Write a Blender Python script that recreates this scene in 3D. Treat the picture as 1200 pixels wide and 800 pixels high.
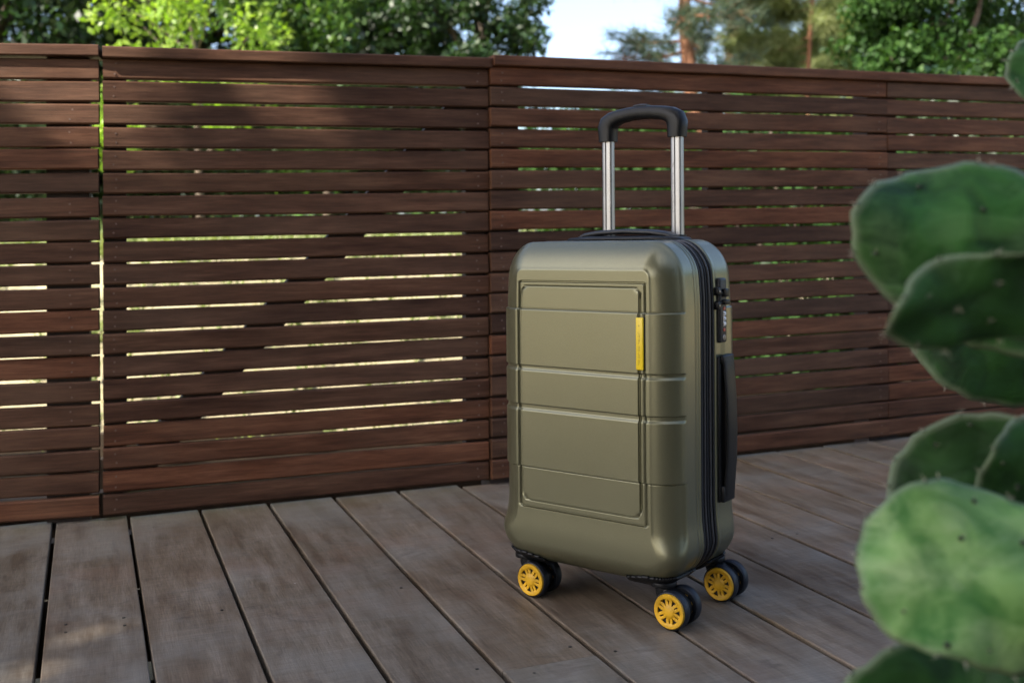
import bpy, bmesh, math, random
import numpy as np
from mathutils import Vector, Matrix, Euler

scn = bpy.context.scene
for o in list(bpy.data.objects):
    bpy.data.objects.remove(o)
COL = scn.collection
rnd = random.Random(7)
rng = np.random.default_rng(11)

# ------------------------------------------------------------------ camera
HC = 0.60                       # lens height above the deck, metres
FPX = 1300.0                    # focal length in pixels of a 1200 px wide frame
ROLL = -0.01954
cam_d = bpy.data.cameras.new("camera")
cam = bpy.data.objects.new("camera", cam_d)
COL.objects.link(cam)
cam_d.sensor_width = 36.0
cam_d.lens = FPX / 1200.0 * 36.0
cam_d.shift_x = 0.0
cam_d.shift_y = -(400.0 - 267.5) / 1200.0
cr, sr = math.cos(ROLL), math.sin(ROLL)
rt = Vector((cr, 0, sr)); up = Vector((-sr, 0, cr)); bk = Vector((0, -1, 0))
cam.matrix_world = Matrix(((rt.x, up.x, bk.x, 0), (rt.y, up.y, bk.y, 0), (rt.z, up.z, bk.z, HC), (0, 0, 0, 1)))
cam_d.clip_start = 0.02
cam_d.clip_end = 2000
cam_d.dof.use_dof = True
cam_d.dof.focus_distance = 1.74
cam_d.dof.aperture_fstop = cam_d.lens / 8.0      # 8 mm entrance pupil
scn.camera = cam

# ------------------------------------------------------------------ light
SUN_DIR = Vector((-0.55, -0.52, 0.70)).normalized()    # towards the sun
elev = math.asin(SUN_DIR.z)
world = bpy.data.worlds.new("World")
scn.world = world
world.use_nodes = True
wn = world.node_tree
sky = wn.nodes.new("ShaderNodeTexSky")
sky.sky_type = 'NISHITA'
sky.sun_disc = False
sky.sun_elevation = elev
sky.sun_rotation = math.atan2(SUN_DIR.x, SUN_DIR.y)
sky.air_density = 0.75
sky.dust_density = 3.0
sky.ozone_density = 0.4
bg = wn.nodes["Background"]
bg.inputs["Strength"].default_value = 0.15
wn.links.new(sky.outputs[0], bg.inputs["Color"])
sun_d = bpy.data.lights.new("sun", 'SUN')
sun_d.energy = 4.6
sun_d.angle = math.radians(0.5)
sun_d.color = (1.0, 0.93, 0.82)
sun = bpy.data.objects.new("sun", sun_d)
sun.rotation_euler = (-SUN_DIR).to_track_quat('-Z', 'Y').to_euler()
COL.objects.link(sun)

scn.view_settings.view_transform = 'Standard'
scn.view_settings.look = 'None'
scn.view_settings.exposure = 1.70
scn.view_settings.gamma = 1.0
scn.render.engine = 'CYCLES'
scn.cycles.use_denoising = True
scn.cycles.max_bounces = 8
scn.cycles.transparent_max_bounces = 8
scn.cycles.caustics_reflective = False
scn.cycles.caustics_refractive = False
scn.cycles.sample_clamp_indirect = 6.0

# ------------------------------------------------------------------ helpers
def mesh_obj(name, V, F, m, parent=None, smooth=False, loc=None, auto=None):
    me = bpy.data.meshes.new(name)
    me.from_pydata([tuple(map(float, v)) for v in V], [], [tuple(map(int, f)) for f in F])
    me.update()
    if smooth:
        me.polygons.foreach_set("use_smooth", [True] * len(me.polygons))
        if auto:
            me.set_sharp_from_angle(angle=math.radians(auto))
    if m is not None:
        me.materials.append(m)
    o = bpy.data.objects.new(name, me)
    COL.objects.link(o)
    if parent is not None:
        o.parent = parent
    if loc is not None:
        o.location = loc
    return o

def bm_obj(name, bm, m, parent=None, smooth=False, auto=None, loc=None):
    bmesh.ops.recalc_face_normals(bm, faces=bm.faces)
    me = bpy.data.meshes.new(name)
    bm.to_mesh(me); bm.free()
    if smooth:
        me.polygons.foreach_set("use_smooth", [True] * len(me.polygons))
        if auto:
            me.set_sharp_from_angle(angle=math.radians(auto))
    if m is not None:
        me.materials.append(m)
    o = bpy.data.objects.new(name, me)
    COL.objects.link(o)
    if parent is not None:
        o.parent = parent
    if loc is not None:
        o.location = loc
    return o

def linked(src, name, parent=None):
    o = src.copy(); o.name = name
    COL.objects.link(o)
    o.parent = parent
    return o

def empty(name, loc=(0, 0, 0), rz=0.0):
    o = bpy.data.objects.new(name, None)
    o.empty_display_size = 0.1
    o.location = loc; o.rotation_euler = (0, 0, rz)
    COL.objects.link(o)
    return o

def tag(o, label=None, cat=None, group=None, kind=None):
    if label: o["label"] = label
    if cat: o["category"] = cat
    if group: o["group"] = group
    if kind: o["kind"] = kind
    return o

def copy_tree(o, parent=None):
    c = o.copy(); COL.objects.link(c)
    c.parent = parent
    for ch in list(o.children):
        copy_tree(ch, c)
    return c

def bar_mesh(L, H, T, ch=0.0015, segs=1):
    """chamfered plank: x 0..L, y -T/2..T/2, z 0..H"""
    pr = [(-T/2+ch, 0), (T/2-ch, 0), (T/2, ch), (T/2, H-ch), (T/2-ch, H), (-T/2+ch, H), (-T/2, H-ch), (-T/2, ch)]
    V, F = [], []
    for i in range(segs + 1):
        for (y, z) in pr:
            V.append((L*i/segs, y, z))
    n = 8
    for i in range(segs):
        for k in range(n):
            a, b = i*n+k, i*n+(k+1) % n
            F.append((a, a+n, b+n, b))
    F.append(tuple(range(n)))
    F.append(tuple(reversed(range(segs*n, segs*n+n))))
    return V, F

def rbox(bm, c, s, bev=0.002, seg=2, rot=None):
    """bevelled box added to a bmesh; c centre, s full sizes"""
    r = bmesh.ops.create_cube(bm, size=1.0)
    vs = r['verts']
    for v in vs:
        v.co = Vector((v.co.x*s[0], v.co.y*s[1], v.co.z*s[2]))
    es = list({e for v in vs for e in v.link_edges})
    if bev > 0:
        rb = bmesh.ops.bevel(bm, geom=es, offset=bev, segments=seg, affect='EDGES', profile=0.5)
        vs = list({v for f in rb['faces'] for v in f.verts} | {v for v in vs if v.is_valid})
    for v in vs:
        if rot is not None:
            v.co = rot @ v.co
        v.co += Vector(c)

def cyl(bm, c, r, d, axis='y', n=40, bev=0.0, r2=None):
    m = {'y': Matrix.Rotation(math.pi/2, 4, 'X'), 'x': Matrix.Rotation(math.pi/2, 4, 'Y'), 'z': Matrix.Identity(4)}[axis]
    res = bmesh.ops.create_cone(bm, cap_ends=True, segments=n, radius1=r, radius2=r if r2 is None else r2, depth=d)
    vs = res['verts']
    if bev > 0:
        es = [e for e in {e for v in vs for e in v.link_edges} if len(e.link_faces) == 2 and any(len(f.verts) > 4 for f in e.link_faces)]
        rb = bmesh.ops.bevel(bm, geom=es, offset=bev, segments=3, affect='EDGES', profile=0.5)
        vs = list({v for f in rb['faces'] for v in f.verts} | {v for v in vs if v.is_valid})
    for v in vs:
        v.co = m @ v.co + Vector(c)

def tube(bm, pts, radii, n=10, cap=True):
    rings = []
    P = [Vector(p) for p in pts]
    for i, p in enumerate(P):
        t = (P[min(i+1, len(P)-1)] - P[max(i-1, 0)]).normalized()
        a = Vector((0, 0, 1)) if abs(t.z) < 0.9 else Vector((1, 0, 0))
        u = t.cross(a).normalized(); w = t.cross(u)
        rings.append([bm.verts.new(p + (u*math.cos(2*math.pi*k/n) + w*math.sin(2*math.pi*k/n))*radii[i]) for k in range(n)])
    for a, b in zip(rings[:-1], rings[1:]):
        for k in range(n):
            bm.faces.new((a[k], a[(k+1) % n], b[(k+1) % n], b[k]))
    if cap:
        bm.faces.new(rings[0][::-1]); bm.faces.new(rings[-1])

# ------------------------------------------------------------------ materials
def new_mat(name):
    m = bpy.data.materials.new(name)
    m.use_nodes = True
    nt = m.node_tree
    return m, nt, nt.nodes["Principled BSDF"]

def N(nt, typ, **kw):
    n = nt.nodes.new(typ)
    for k, v in kw.items():
        if k in n.inputs: n.inputs[k].default_value = v
        else: setattr(n, k, v)
    return n

def ramp(nt, stops, fac=None):
    r = nt.nodes.new("ShaderNodeValToRGB")
    e = r.color_ramp.elements
    while len(e) < len(stops): e.new(0.5)
    for el, (p, c) in zip(e, stops):
        el.position = p
        el.color = (*c, 1) if len(c) == 3 else c
    if fac is not None: nt.links.new(fac, r.inputs[0])
    return r

def mix(nt, a, b, fac, mode='MIX'):
    m = nt.nodes.new("ShaderNodeMix"); m.data_type = 'RGBA'; m.blend_type = mode
    for sock, val in ((m.inputs[0], fac), (m.inputs[6], a), (m.inputs[7], b)):
        if isinstance(val, bpy.types.NodeSocket): nt.links.new(val, sock)
        elif isinstance(val, (int, float)): sock.default_value = val
        else: sock.default_value = (*val, 1)
    return m.outputs[2]

def bump(nt, h, strength, dist, bsdf, prev=None):
    b = N(nt, "ShaderNodeBump", Strength=strength, Distance=dist)
    nt.links.new(h, b.inputs["Height"])
    if prev is not None: nt.links.new(prev, b.inputs["Normal"])
    nt.links.new(b.outputs[0], bsdf.inputs["Normal"])
    return b.outputs[0]

def obj_coords(nt, scale, rand=True):
    tc = N(nt, "ShaderNodeTexCoord")
    oi = N(nt, "ShaderNodeObjectInfo")
    off = N(nt, "ShaderNodeVectorMath", operation='SCALE')
    cmb = N(nt, "ShaderNodeCombineXYZ")
    mul = N(nt, "ShaderNodeMath", operation='MULTIPLY'); mul.inputs[1].default_value = 37.0 if rand else 0.0
    nt.links.new(oi.outputs["Random"], mul.inputs[0])
    for k in range(3): nt.links.new(mul.outputs[0], cmb.inputs[k])
    add = N(nt, "ShaderNodeVectorMath", operation='ADD')
    nt.links.new(tc.outputs["Object"], add.inputs[0]); nt.links.new(cmb.outputs[0], add.inputs[1])
    mp = N(nt, "ShaderNodeMapping")
    mp.inputs["Scale"].default_value = scale
    nt.links.new(add.outputs[0], mp.inputs["Vector"])
    return mp.outputs[0], oi.outputs["Random"], add.outputs[0]

def wood_fence():
    m, nt, b = new_mat("oiled_hardwood")
    g, r, raw = obj_coords(nt, (1.2, 14, 14))
    n1 = N(nt, "ShaderNodeTexNoise", Scale=4.0, Detail=8.0, Roughness=0.62); nt.links.new(g, n1.inputs["Vector"])
    g2, _, _ = obj_coords(nt, (3.0, 90, 90))
    n2 = N(nt, "ShaderNodeTexNoise", Scale=5.0, Detail=6.0, Roughness=0.7); nt.links.new(g2, n2.inputs["Vector"])
    base = ramp(nt, [(0.30, (0.040, 0.0180, 0.0108)), (0.5, (0.080, 0.038, 0.0225)), (0.70, (0.128, 0.065, 0.039))], n1.outputs[0])
    fine = ramp(nt, [(0.36, (0.50, 0.48, 0.46)), (0.60, (1.12, 1.12, 1.12))], n2.outputs[0])
    c = mix(nt, base.outputs[0], fine.outputs[0], 0.75, 'MULTIPLY')
    tint = ramp(nt, [(0.0, (0.58, 0.60, 0.62)), (0.3, (0.98, 0.95, 0.90)), (0.55, (0.86, 0.86, 0.86)), (0.8, (1.10, 1.0, 0.92)), (1.0, (1.42, 1.12, 0.92))], r)
    c = mix(nt, c, tint.outputs[0], 1.0, 'MULTIPLY')
    wn_ = N(nt, "ShaderNodeTexNoise", Scale=2.2, Detail=5.0, Roughness=0.6); nt.links.new(raw, wn_.inputs["Vector"])
    wr = ramp(nt, [(0.42, (0, 0, 0)), (0.72, (1, 1, 1))], wn_.outputs[0])
    f = N(nt, "ShaderNodeMath", operation='MULTIPLY'); f.inputs[1].default_value = 0.30
    nt.links.new(wr.outputs[0], f.inputs[0])
    c = mix(nt, c, (0.140, 0.088, 0.056), f.outputs[0])
    nt.links.new(c, b.inputs["Base Color"])
    rr = ramp(nt, [(0.3, (0.48,)*3), (0.7, (0.66,)*3)], n2.outputs[0]); nt.links.new(rr.outputs[0], b.inputs["Roughness"])
    b.inputs["Specular IOR Level"].default_value = 0.14
    bump(nt, n2.outputs[0], 0.5, 0.0015, b)
    return m

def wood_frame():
    m, nt, b = new_mat("shade_dark_framing")
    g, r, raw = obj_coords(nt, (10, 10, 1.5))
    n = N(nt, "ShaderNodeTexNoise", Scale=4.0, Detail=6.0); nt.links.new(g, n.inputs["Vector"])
    c = ramp(nt, [(0.3, (0.012, 0.007, 0.005)), (0.7, (0.030, 0.017, 0.012))], n.outputs[0]); nt.links.new(c.outputs[0], b.inputs["Base Color"])  # shade behind the slats is put into this colour so gaps look black
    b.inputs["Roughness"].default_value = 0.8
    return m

def wood_deck():
    m, nt, b = new_mat("weathered_deck_wood")
    g, r, raw = obj_coords(nt, (11, 1.5, 11))           # boards run along local y
    n1 = N(nt, "ShaderNodeTexNoise", Scale=3.0, Detail=9.0, Roughness=0.62); nt.links.new(g, n1.inputs["Vector"])
    g2, _, _ = obj_coords(nt, (95, 4.5, 60))
    n2 = N(nt, "ShaderNodeTexNoise", Scale=5.0, Detail=5.0, Roughness=0.7); nt.links.new(g2, n2.inputs["Vector"])
    base = ramp(nt, [(0.28, (0.092, 0.066, 0.043)), (0.5, (0.155, 0.126, 0.090)), (0.72, (0.228, 0.195, 0.150))], n1.outputs[0])
    fine = ramp(nt, [(0.36, (0.70, 0.68, 0.66)), (0.60, (1.06, 1.06, 1.06))], n2.outputs[0])
    c = mix(nt, base.outputs[0], fine.outputs[0], 0.8, 'MULTIPLY')
    tint = ramp(nt, [(0.0, (0.86, 0.88, 0.92)), (0.35, (1.02, 0.94, 0.90)), (0.6, (0.94, 0.96, 1.0)), (1.0, (1.12, 1.0, 0.92))], r)
    c = mix(nt, c, tint.outputs[0], 1.0, 'MULTIPLY')
    # silvered patches
    s1 = N(nt, "ShaderNodeTexNoise", Scale=3.2, Detail=6.0, Roughness=0.65); nt.links.new(raw, s1.inputs["Vector"])
    sr_ = ramp(nt, [(0.46, (0, 0, 0)), (0.66, (0.62, 0.62, 0.62))], s1.outputs[0])
    c = mix(nt, c, (0.212, 0.205, 0.180), sr_.outputs[0])
    # dark water / dirt stains
    s2 = N(nt, "ShaderNodeTexNoise", Scale=9.0, Detail=7.0, Roughness=0.7, Distortion=0.8); nt.links.new(raw, s2.inputs["Vector"])
    dr = ramp(nt, [(0.59, (0, 0, 0)), (0.72, (0.65, 0.65, 0.65))], s2.outputs[0])
    c = mix(nt, c, (0.060, 0.044, 0.036), dr.outputs[0])
    # orange tannin patches
    s3 = N(nt, "ShaderNodeTexNoise", Scale=5.0, Detail=4.0); nt.links.new(raw, s3.inputs["Vector"])
    orr = ramp(nt, [(0.55, (0, 0, 0)), (0.75, (0.30, 0.30, 0.30))], s3.outputs[0])
    c = mix(nt, c, (0.230, 0.135, 0.090), orr.outputs[0])
    # faint cross-grain saw marks and scratches
    g3, _, _ = obj_coords(nt, (5, 170, 5))
    s4 = N(nt, "ShaderNodeTexNoise", Scale=3.0, Detail=4.0, Roughness=0.6, Distortion=0.6); nt.links.new(g3, s4.inputs["Vector"])
    sw = ramp(nt, [(0.40, (0.84, 0.84, 0.84)), (0.62, (1.08, 1.08, 1.08))], s4.outputs[0])
    c = mix(nt, c, sw.outputs[0], 1.0, 'MULTIPLY')
    # pale specks of grit
    vo = N(nt, "ShaderNodeTexVoronoi", Scale=26.0); nt.links.new(raw, vo.inputs["Vector"])
    sp = ramp(nt, [(0.0, (1, 1, 1)), (0.045, (0, 0, 0))], vo.outputs["Distance"])
    rs = N(nt, "ShaderNodeMath", operation='GREATER_THAN'); rs.inputs[1].default_value = 0.8
    sx = N(nt, "ShaderNodeSeparateColor"); nt.links.new(vo.outputs["Color"], sx.inputs[0]); nt.links.new(sx.outputs[0], rs.inputs[0])
    sm = N(nt, "ShaderNodeMath", operation='MULTIPLY'); nt.links.new(sp.outputs[0], sm.inputs[0]); nt.links.new(rs.outputs[0], sm.inputs[1])
    c = mix(nt, c, (0.55, 0.52, 0.47), sm.outputs[0])
    nt.links.new(c, b.inputs["Base Color"])
    rr = ramp(nt, [(0.3, (0.44,)*3), (0.7, (0.62,)*3)], n1.outputs[0]); nt.links.new(rr.outputs[0], b.inputs["Roughness"])
    b.inputs["Specular IOR Level"].default_value = 0.28
    p = bump(nt, n2.outputs[0], 0.45, 0.0012, b)
    bump(nt, s1.outputs[0], 0.25, 0.01, b, p)
    return m

def plastic(name, col, rough=0.45, spec=0.5, metal=0.0, grain=0.0, scale=900.0, var=0.0):
    m, nt, b = new_mat(name)
    b.inputs["Roughness"].default_value = rough
    b.inputs["Specular IOR Level"].default_value = spec
    b.inputs["Metallic"].default_value = metal
    tc = N(nt, "ShaderNodeTexCoord")
    n = N(nt, "ShaderNodeTexNoise", Scale=18.0, Detail=5.0, Roughness=0.6); nt.links.new(tc.outputs["Object"], n.inputs["Vector"])
    lo = tuple(x*(1-0.12-var) for x in col); hi = tuple(min(1, x*(1.06+var)) for x in col)
    r = ramp(nt, [(0.35, lo), (0.65, hi)], n.outputs[0]); nt.links.new(r.outputs[0], b.inputs["Base Color"])
    rr = ramp(nt, [(0.3, (rough*0.88,)*3), (0.7, (min(1, rough*1.12),)*3)], n.outputs[0]); nt.links.new(rr.outputs[0], b.inputs["Roughness"])
    if grain > 0:
        g = N(nt, "ShaderNodeTexNoise", Scale=scale, Detail=2.0); nt.links.new(tc.outputs["Object"], g.inputs["Vector"])
        bump(nt, g.outputs[0], grain, 0.0004, b)
    return m

def leaf_mat(name, cols, rough=0.45, trans=0.45):
    m, nt, b = new_mat(name)
    b.inputs['Specular IOR Level'].default_value = 0.5 if rough < 0.5 else 0.2
    geo = N(nt, "ShaderNodeNewGeometry")
    r = ramp(nt, [(i/(len(cols)-1), c) for i, c in enumerate(cols)], geo.outputs["Random Per Island"])
    nt.links.new(r.outputs[0], b.inputs["Base Color"])
    b.inputs["Roughness"].default_value = rough
    tl = N(nt, "ShaderNodeBsdfTranslucent")
    tcol = mix(nt, r.outputs[0], (1.5, 1.6, 0.6), 1.0, 'MULTIPLY'); nt.links.new(tcol, tl.inputs["Color"])
    ms = N(nt, "ShaderNodeMixShader"); ms.inputs[0].default_value = trans
    nt.links.new(b.outputs[0], ms.inputs[1]); nt.links.new(tl.outputs[0], ms.inputs[2])
    nt.links.new(ms.outputs[0], nt.nodes["Material Output"].inputs["Surface"])
    return m

def bark_mat(name, a, bcol):
    m, nt, b = new_mat(name)
    tc = N(nt, "ShaderNodeTexCoord"); mp = N(nt, "ShaderNodeMapping"); mp.inputs["Scale"].default_value = (9, 9, 2.2)
    nt.links.new(tc.outputs["Object"], mp.inputs["Vector"])
    n = N(nt, "ShaderNodeTexNoise", Scale=2.5, Detail=8.0, Roughness=0.65); nt.links.new(mp.outputs[0], n.inputs["Vector"])
    r = ramp(nt, [(0.35, a), (0.65, bcol)], n.outputs[0]); nt.links.new(r.outputs[0], b.inputs["Base Color"])
    b.inputs["Roughness"].default_value = 0.9
    bump(nt, n.outputs[0], 0.8, 0.03, b)
    return m

def ground_mat():
    m, nt, b = new_mat("pale_dry_ground")
    tc = N(nt, "ShaderNodeTexCoord")
    n = N(nt, "ShaderNodeTexNoise", Scale=0.5, Detail=9.0, Roughness=0.65); nt.links.new(tc.outputs["Object"], n.inputs["Vector"])
    n2 = N(nt, "ShaderNodeTexNoise", Scale=30.0, Detail=6.0, Roughness=0.7); nt.links.new(tc.outputs["Object"], n2.inputs["Vector"])
    r = ramp(nt, [(0.38, (0.24, 0.20, 0.115)), (0.6, (0.38, 0.325, 0.20))], n.outputs[0])
    f = ramp(nt, [(0.3, (0.7, 0.7, 0.7)), (0.7, (1.05, 1.05, 1.05))], n2.outputs[0])
    c = mix(nt, r.outputs[0], f.outputs[0], 0.8, 'MULTIPLY')
    nt.links.new(c, b.inputs["Base Color"]); b.inputs["Roughness"].default_value = 0.95
    bump(nt, n2.outputs[0], 0.6, 0.02, b)
    return m

def shell_mat():
    m, nt, b = new_mat("olive_satin_polycarbonate")
    tc = N(nt, "ShaderNodeTexCoord")
    n = N(nt, "ShaderNodeTexNoise", Scale=6.0, Detail=4.0); nt.links.new(tc.outputs["Object"], n.inputs["Vector"])
    r = ramp(nt, [(0.3, (0.145, 0.142, 0.085)), (0.7, (0.155, 0.152, 0.093))], n.outputs[0])
    g = N(nt, "ShaderNodeTexNoise", Scale=1400.0, Detail=1.0); nt.links.new(tc.outputs["Object"], g.inputs["Vector"])
    fl = ramp(nt, [(0.3, (0.88, 0.88, 0.88)), (0.7, (1.10, 1.10, 1.10))], g.outputs[0])
    c = mix(nt, r.outputs[0], fl.outputs[0], 1.0, 'MULTIPLY')
    nt.links.new(c, b.inputs["Base Color"])
    b.inputs["Metallic"].default_value = 0.68
    b.inputs["Roughness"].default_value = 0.38
    b.inputs["Coat Weight"].default_value = 0.28
    b.inputs["Coat Roughness"].default_value = 0.27
    b.inputs["Specular IOR Level"].default_value = 0.5
    sc_ = N(nt, "ShaderNodeTexNoise", Scale=34.0, Detail=8.0, Roughness=0.75); nt.links.new(tc.outputs["Object"], sc_.inputs["Vector"])
    rr = ramp(nt, [(0.30, (0.315,)*3), (0.75, (0.355,)*3)], sc_.outputs[0]); nt.links.new(rr.outputs[0], b.inputs["Roughness"])
    vo = N(nt, "ShaderNodeTexVoronoi", Scale=75.0); nt.links.new(tc.outputs["Object"], vo.inputs["Vector"])
    sp = ramp(nt, [(0.0, (0.2, 0.2, 0.2)), (0.03, (0, 0, 0))], vo.outputs["Distance"])
    c2 = mix(nt, c, (0.34, 0.32, 0.27), sp.outputs[0])
    nt.links.new(c2, b.inputs["Base Color"])
    g3 = N(nt, "ShaderNodeTexNoise", Scale=620.0, Detail=2.0); nt.links.new(tc.outputs["Object"], g3.inputs["Vector"])
    bump(nt, g3.outputs[0], 0.22, 0.0005, b)
    return m

def cactus_mat(name, dark, light, pale, wax=0.35):
    m, nt, b = new_mat(name)
    g, r, raw = obj_coords(nt, (1, 1, 1))
    n = N(nt, "ShaderNodeTexNoise", Scale=27.0, Detail=4.0, Roughness=0.5, Distortion=0.6); nt.links.new(raw, n.inputs["Vector"])
    g2, _, _ = obj_coords(nt, (1, 1, 2.6))
    n2 = N(nt, "ShaderNodeTexNoise", Scale=13.0, Detail=7.0, Roughness=0.7, Distortion=0.8); nt.links.new(g2, n2.inputs["Vector"])
    c1 = ramp(nt, [(0.34, dark), (0.62, light)], n.outputs[0])
    w = ramp(nt, [(0.45, (0, 0, 0)), (0.7, (wax,)*3)], n2.outputs[0])
    c = mix(nt, c1.outputs[0], pale, w.outputs[0])
    at_ = N(nt, "ShaderNodeAttribute"); at_.attribute_name = "rim"
    c = mix(nt, c, (0.20, 0.235, 0.150), at_.outputs["Fac"])
    nt.links.new(c, b.inputs["Base Color"])
    b.inputs["Roughness"].default_value = 0.6
    b.inputs["Specular IOR Level"].default_value = 0.25
    p = bump(nt, n.outputs[0], 0.5, 0.010, b)
    bump(nt, n2.outputs[0], 0.4, 0.006, b, p)
    return m

M_FENCE = wood_fence()
M_DECK = wood_deck()
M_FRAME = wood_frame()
M_SHELL = shell_mat()
M_BLACK = plastic("black_moulded_plastic", (0.008, 0.0085, 0.0095), 0.40, 0.22, 0, 0.25)
M_DARK = plastic("dark_grey_plastic", (0.018, 0.019, 0.021), 0.42, 0.3, 0, 0.2)
M_ZIP = plastic("black_zip_tape", (0.012, 0.012, 0.014), 0.62, 0.35, 0, 0.6, 1200)
M_COIL = plastic("zip_coil_nylon", (0.030, 0.031, 0.036), 0.38, 0.5, 0, 0.7, 700)
M_TYRE = plastic("blue_black_tyre_rubber", (0.010, 0.0125, 0.018), 0.46, 0.28, 0, 0.2)
M_YEL = plastic("yellow_plastic", (0.56, 0.31, 0.011), 0.48, 0.4, 0, 0.1, 900.0, 0.22)
M_TAG = plastic("yellow_enamel", (0.72, 0.52, 0.012), 0.34, 0.5, 0, 0.0)
M_TAGTXT = plastic("tag_print", (0.36, 0.26, 0.02), 0.5)
M_ALU = plastic("brushed_aluminium", (0.30, 0.305, 0.31), 0.38, 0.5, 1.0, 0.2)
M_STEEL = plastic("dark_steel", (0.20, 0.20, 0.21), 0.35, 0.5, 1.0)
M_WHITE = plastic("white_dial_plastic", (0.62, 0.62, 0.60), 0.4)
M_RED = plastic("red_mark_plastic", (0.42, 0.05, 0.035), 0.4)
M_NAIL = plastic("dull_nail_head", (0.06, 0.055, 0.05), 0.55, 0.5, 0.7)
M_SCREW = plastic("screw_head", (0.12, 0.075, 0.058), 0.5, 0.5, 0.4)
M_GROUND = ground_mat()
M_SOIL = plastic("dark_soil", (0.05, 0.036, 0.025), 0.95, 0.2, 0, 0.8, 60, 0.2)

# ------------------------------------------------------------------ the ground
GZ = -0.34
def ss(a, b, x):
    t = min(1.0, max(0.0, (x-a)/(b-a)))
    return t*t*(3-2*t)
def gz(x, y):
    """lie of the land: a pale bank rises beyond the left half of the fence"""
    z = GZ + 0.84*ss(3.3, 5.6, y - 0.15*x)*ss(1.2, -0.1, x)
    d = math.hypot(x, y-2)
    if d > 25: z += 0.25*math.sin(x*0.07)*math.cos(y*0.05)*ss(25, 40, d)
    return z
V, F = [], []
def spread(lo, hi, c, near, step):
    inner = list(np.arange(c-near, c+near+1e-6, step))
    out, q, st = [], c+near, step
    while q < hi:
        st *= 1.35; q += st; out.append(min(q, hi))
    neg, q, st = [], c-near, step
    while q > lo:
        st *= 1.35; q -= st; neg.append(max(q, lo))
    return np.array(neg[::-1]+inner+out)
xs = spread(-170, 170, 0, 9, 0.22); ys = spread(-130, 250, 4, 9, 0.22)
for y in ys:
    for x in xs:
        V.append((x, y, gz(x, y) + (0.02*math.sin(x*3.1+y*1.7)*math.cos(y*2.3-x) if y > 3.6 else 0)))
nx, ny = len(xs), len(ys)
for j in range(ny-1):
    for i in range(nx-1):
        a = j*nx+i
        F.append((a, a+1, a+nx+1, a+nx))
tag(mesh_obj("ground", V, F, M_GROUND, smooth=True), kind="structure")

# ------------------------------------------------------------------ fence lines (ground plan)
# y = a + b x for the three runs, from the camera's foot
RUN = [(2.541, 0.213), (2.635, 0.325), (2.629, 0.405)]
LEAN = 0.0175
def ray(px, py):
    dx, dy = (px-600)/FPX, (py-267.5)/FPX
    d = rt*dx - up*dy - bk
    return d
def on_run(px, py, run):
    a, b = RUN[run]
    d = ray(px, py)
    t = a/(d.y - b*d.x)
    return Vector((0, 0, HC)) + d*t
def on_ground(px, py, z=0.0):
    d = ray(px, py)
    t = (z-HC)/d.z
    return Vector((0, 0, HC)) + d*t

# ------------------------------------------------------------------ the deck
YAW_B = 0.36665; OFF_B = -0.0726; PIT = 0.14652
nb = Vector((math.cos(YAW_B), math.sin(YAW_B), 0)); tb = Vector((-math.sin(YAW_B), math.cos(YAW_B), 0))
deck = empty("deck", (0, 0, 0), YAW_B)
tag(deck, kind="structure")
# joists below, one joined part
bm = bmesh.new()
for k in range(-3, 9):
    rbox(bm, (0.9, 3.05 - 0.45*k, -0.115), (6.2, 0.045, 0.12), 0, 1)
jo = bm_obj("joist", bm, M_SOIL, deck); jo["kind"] = "stuff"
butt = on_ground(575, 788).dot(tb)
def fence_b(ac):
    """distance along a board at which it meets the fence"""
    x01, x12 = on_run(120, 600, 0).x, on_run(575, 560, 1).x
    for i, (a, b) in enumerate(RUN):
        # point p = ac*nb + s*tb ; p.y = a + b p.x
        den = tb.y - b*tb.x
        s = (a + b*ac*nb.x - ac*nb.y)/den
        x = ac*nb.x + s*tb.x
        if (i == 0 and x < x01) or (i == 1 and x01 <= x < x12) or (i == 2 and x >= x12):
            return s
    return s
def deck_board(k, s0, s1, w):
    V, F = [], []
    ch = 0.0015
    T = 0.022
    pr = [(-w/2, -T), (w/2, -T), (w/2, -ch), (w/2-ch*0.6, -ch*0.3), (w/2-ch*1.0, 0), (-w/2+ch*1.0, 0), (-w/2+ch*0.6, -ch*0.3), (-w/2, -ch)]
    segs = 6
    L = s1-s0
    wob = [rnd.uniform(-0.0007, 0.0007) for _ in range(segs+1)]
    for i in range(segs+1):
        for (x, z) in pr:
            V.append((x + wob[i]*(1 if x > 0 else -0.6), L*i/segs, z))
    n = 8
    for i in range(segs):
        for q in range(n):
            a, b2 = i*n+q, i*n+(q+1) % n
            F.append((a, b2, b2+n, a+n))
    F.append(tuple(reversed(range(n)))); F.append(tuple(range(segs*n, segs*n+n)))
    o = mesh_obj("deck_board", V, F, M_DECK, deck)
    o.location = (OFF_B + (k+0.5)*PIT, s0, rnd.uniform(-0.0012, 0.0006))
    return o
boards = {}
for k in range(-10, 24):
    ac = OFF_B + (k+0.5)*PIT
    end = fence_b(ac) + 0.012
    w = PIT - rnd.uniform(0.0068, 0.0088)
    if k == -1: w = PIT - 0.0100
    if k == 4:
        boards[k] = [deck_board(k, butt+0.0012, end, w), deck_board(k, -1.2, butt-0.0012, w)]
    else:
        st = -1.2 if k % 2 else 0.4
        boards[k] = [deck_board(k, st, end, w)]
        if st > 0:
            boards[k].append(deck_board(k, -1.2, st-0.002, w))
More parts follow.
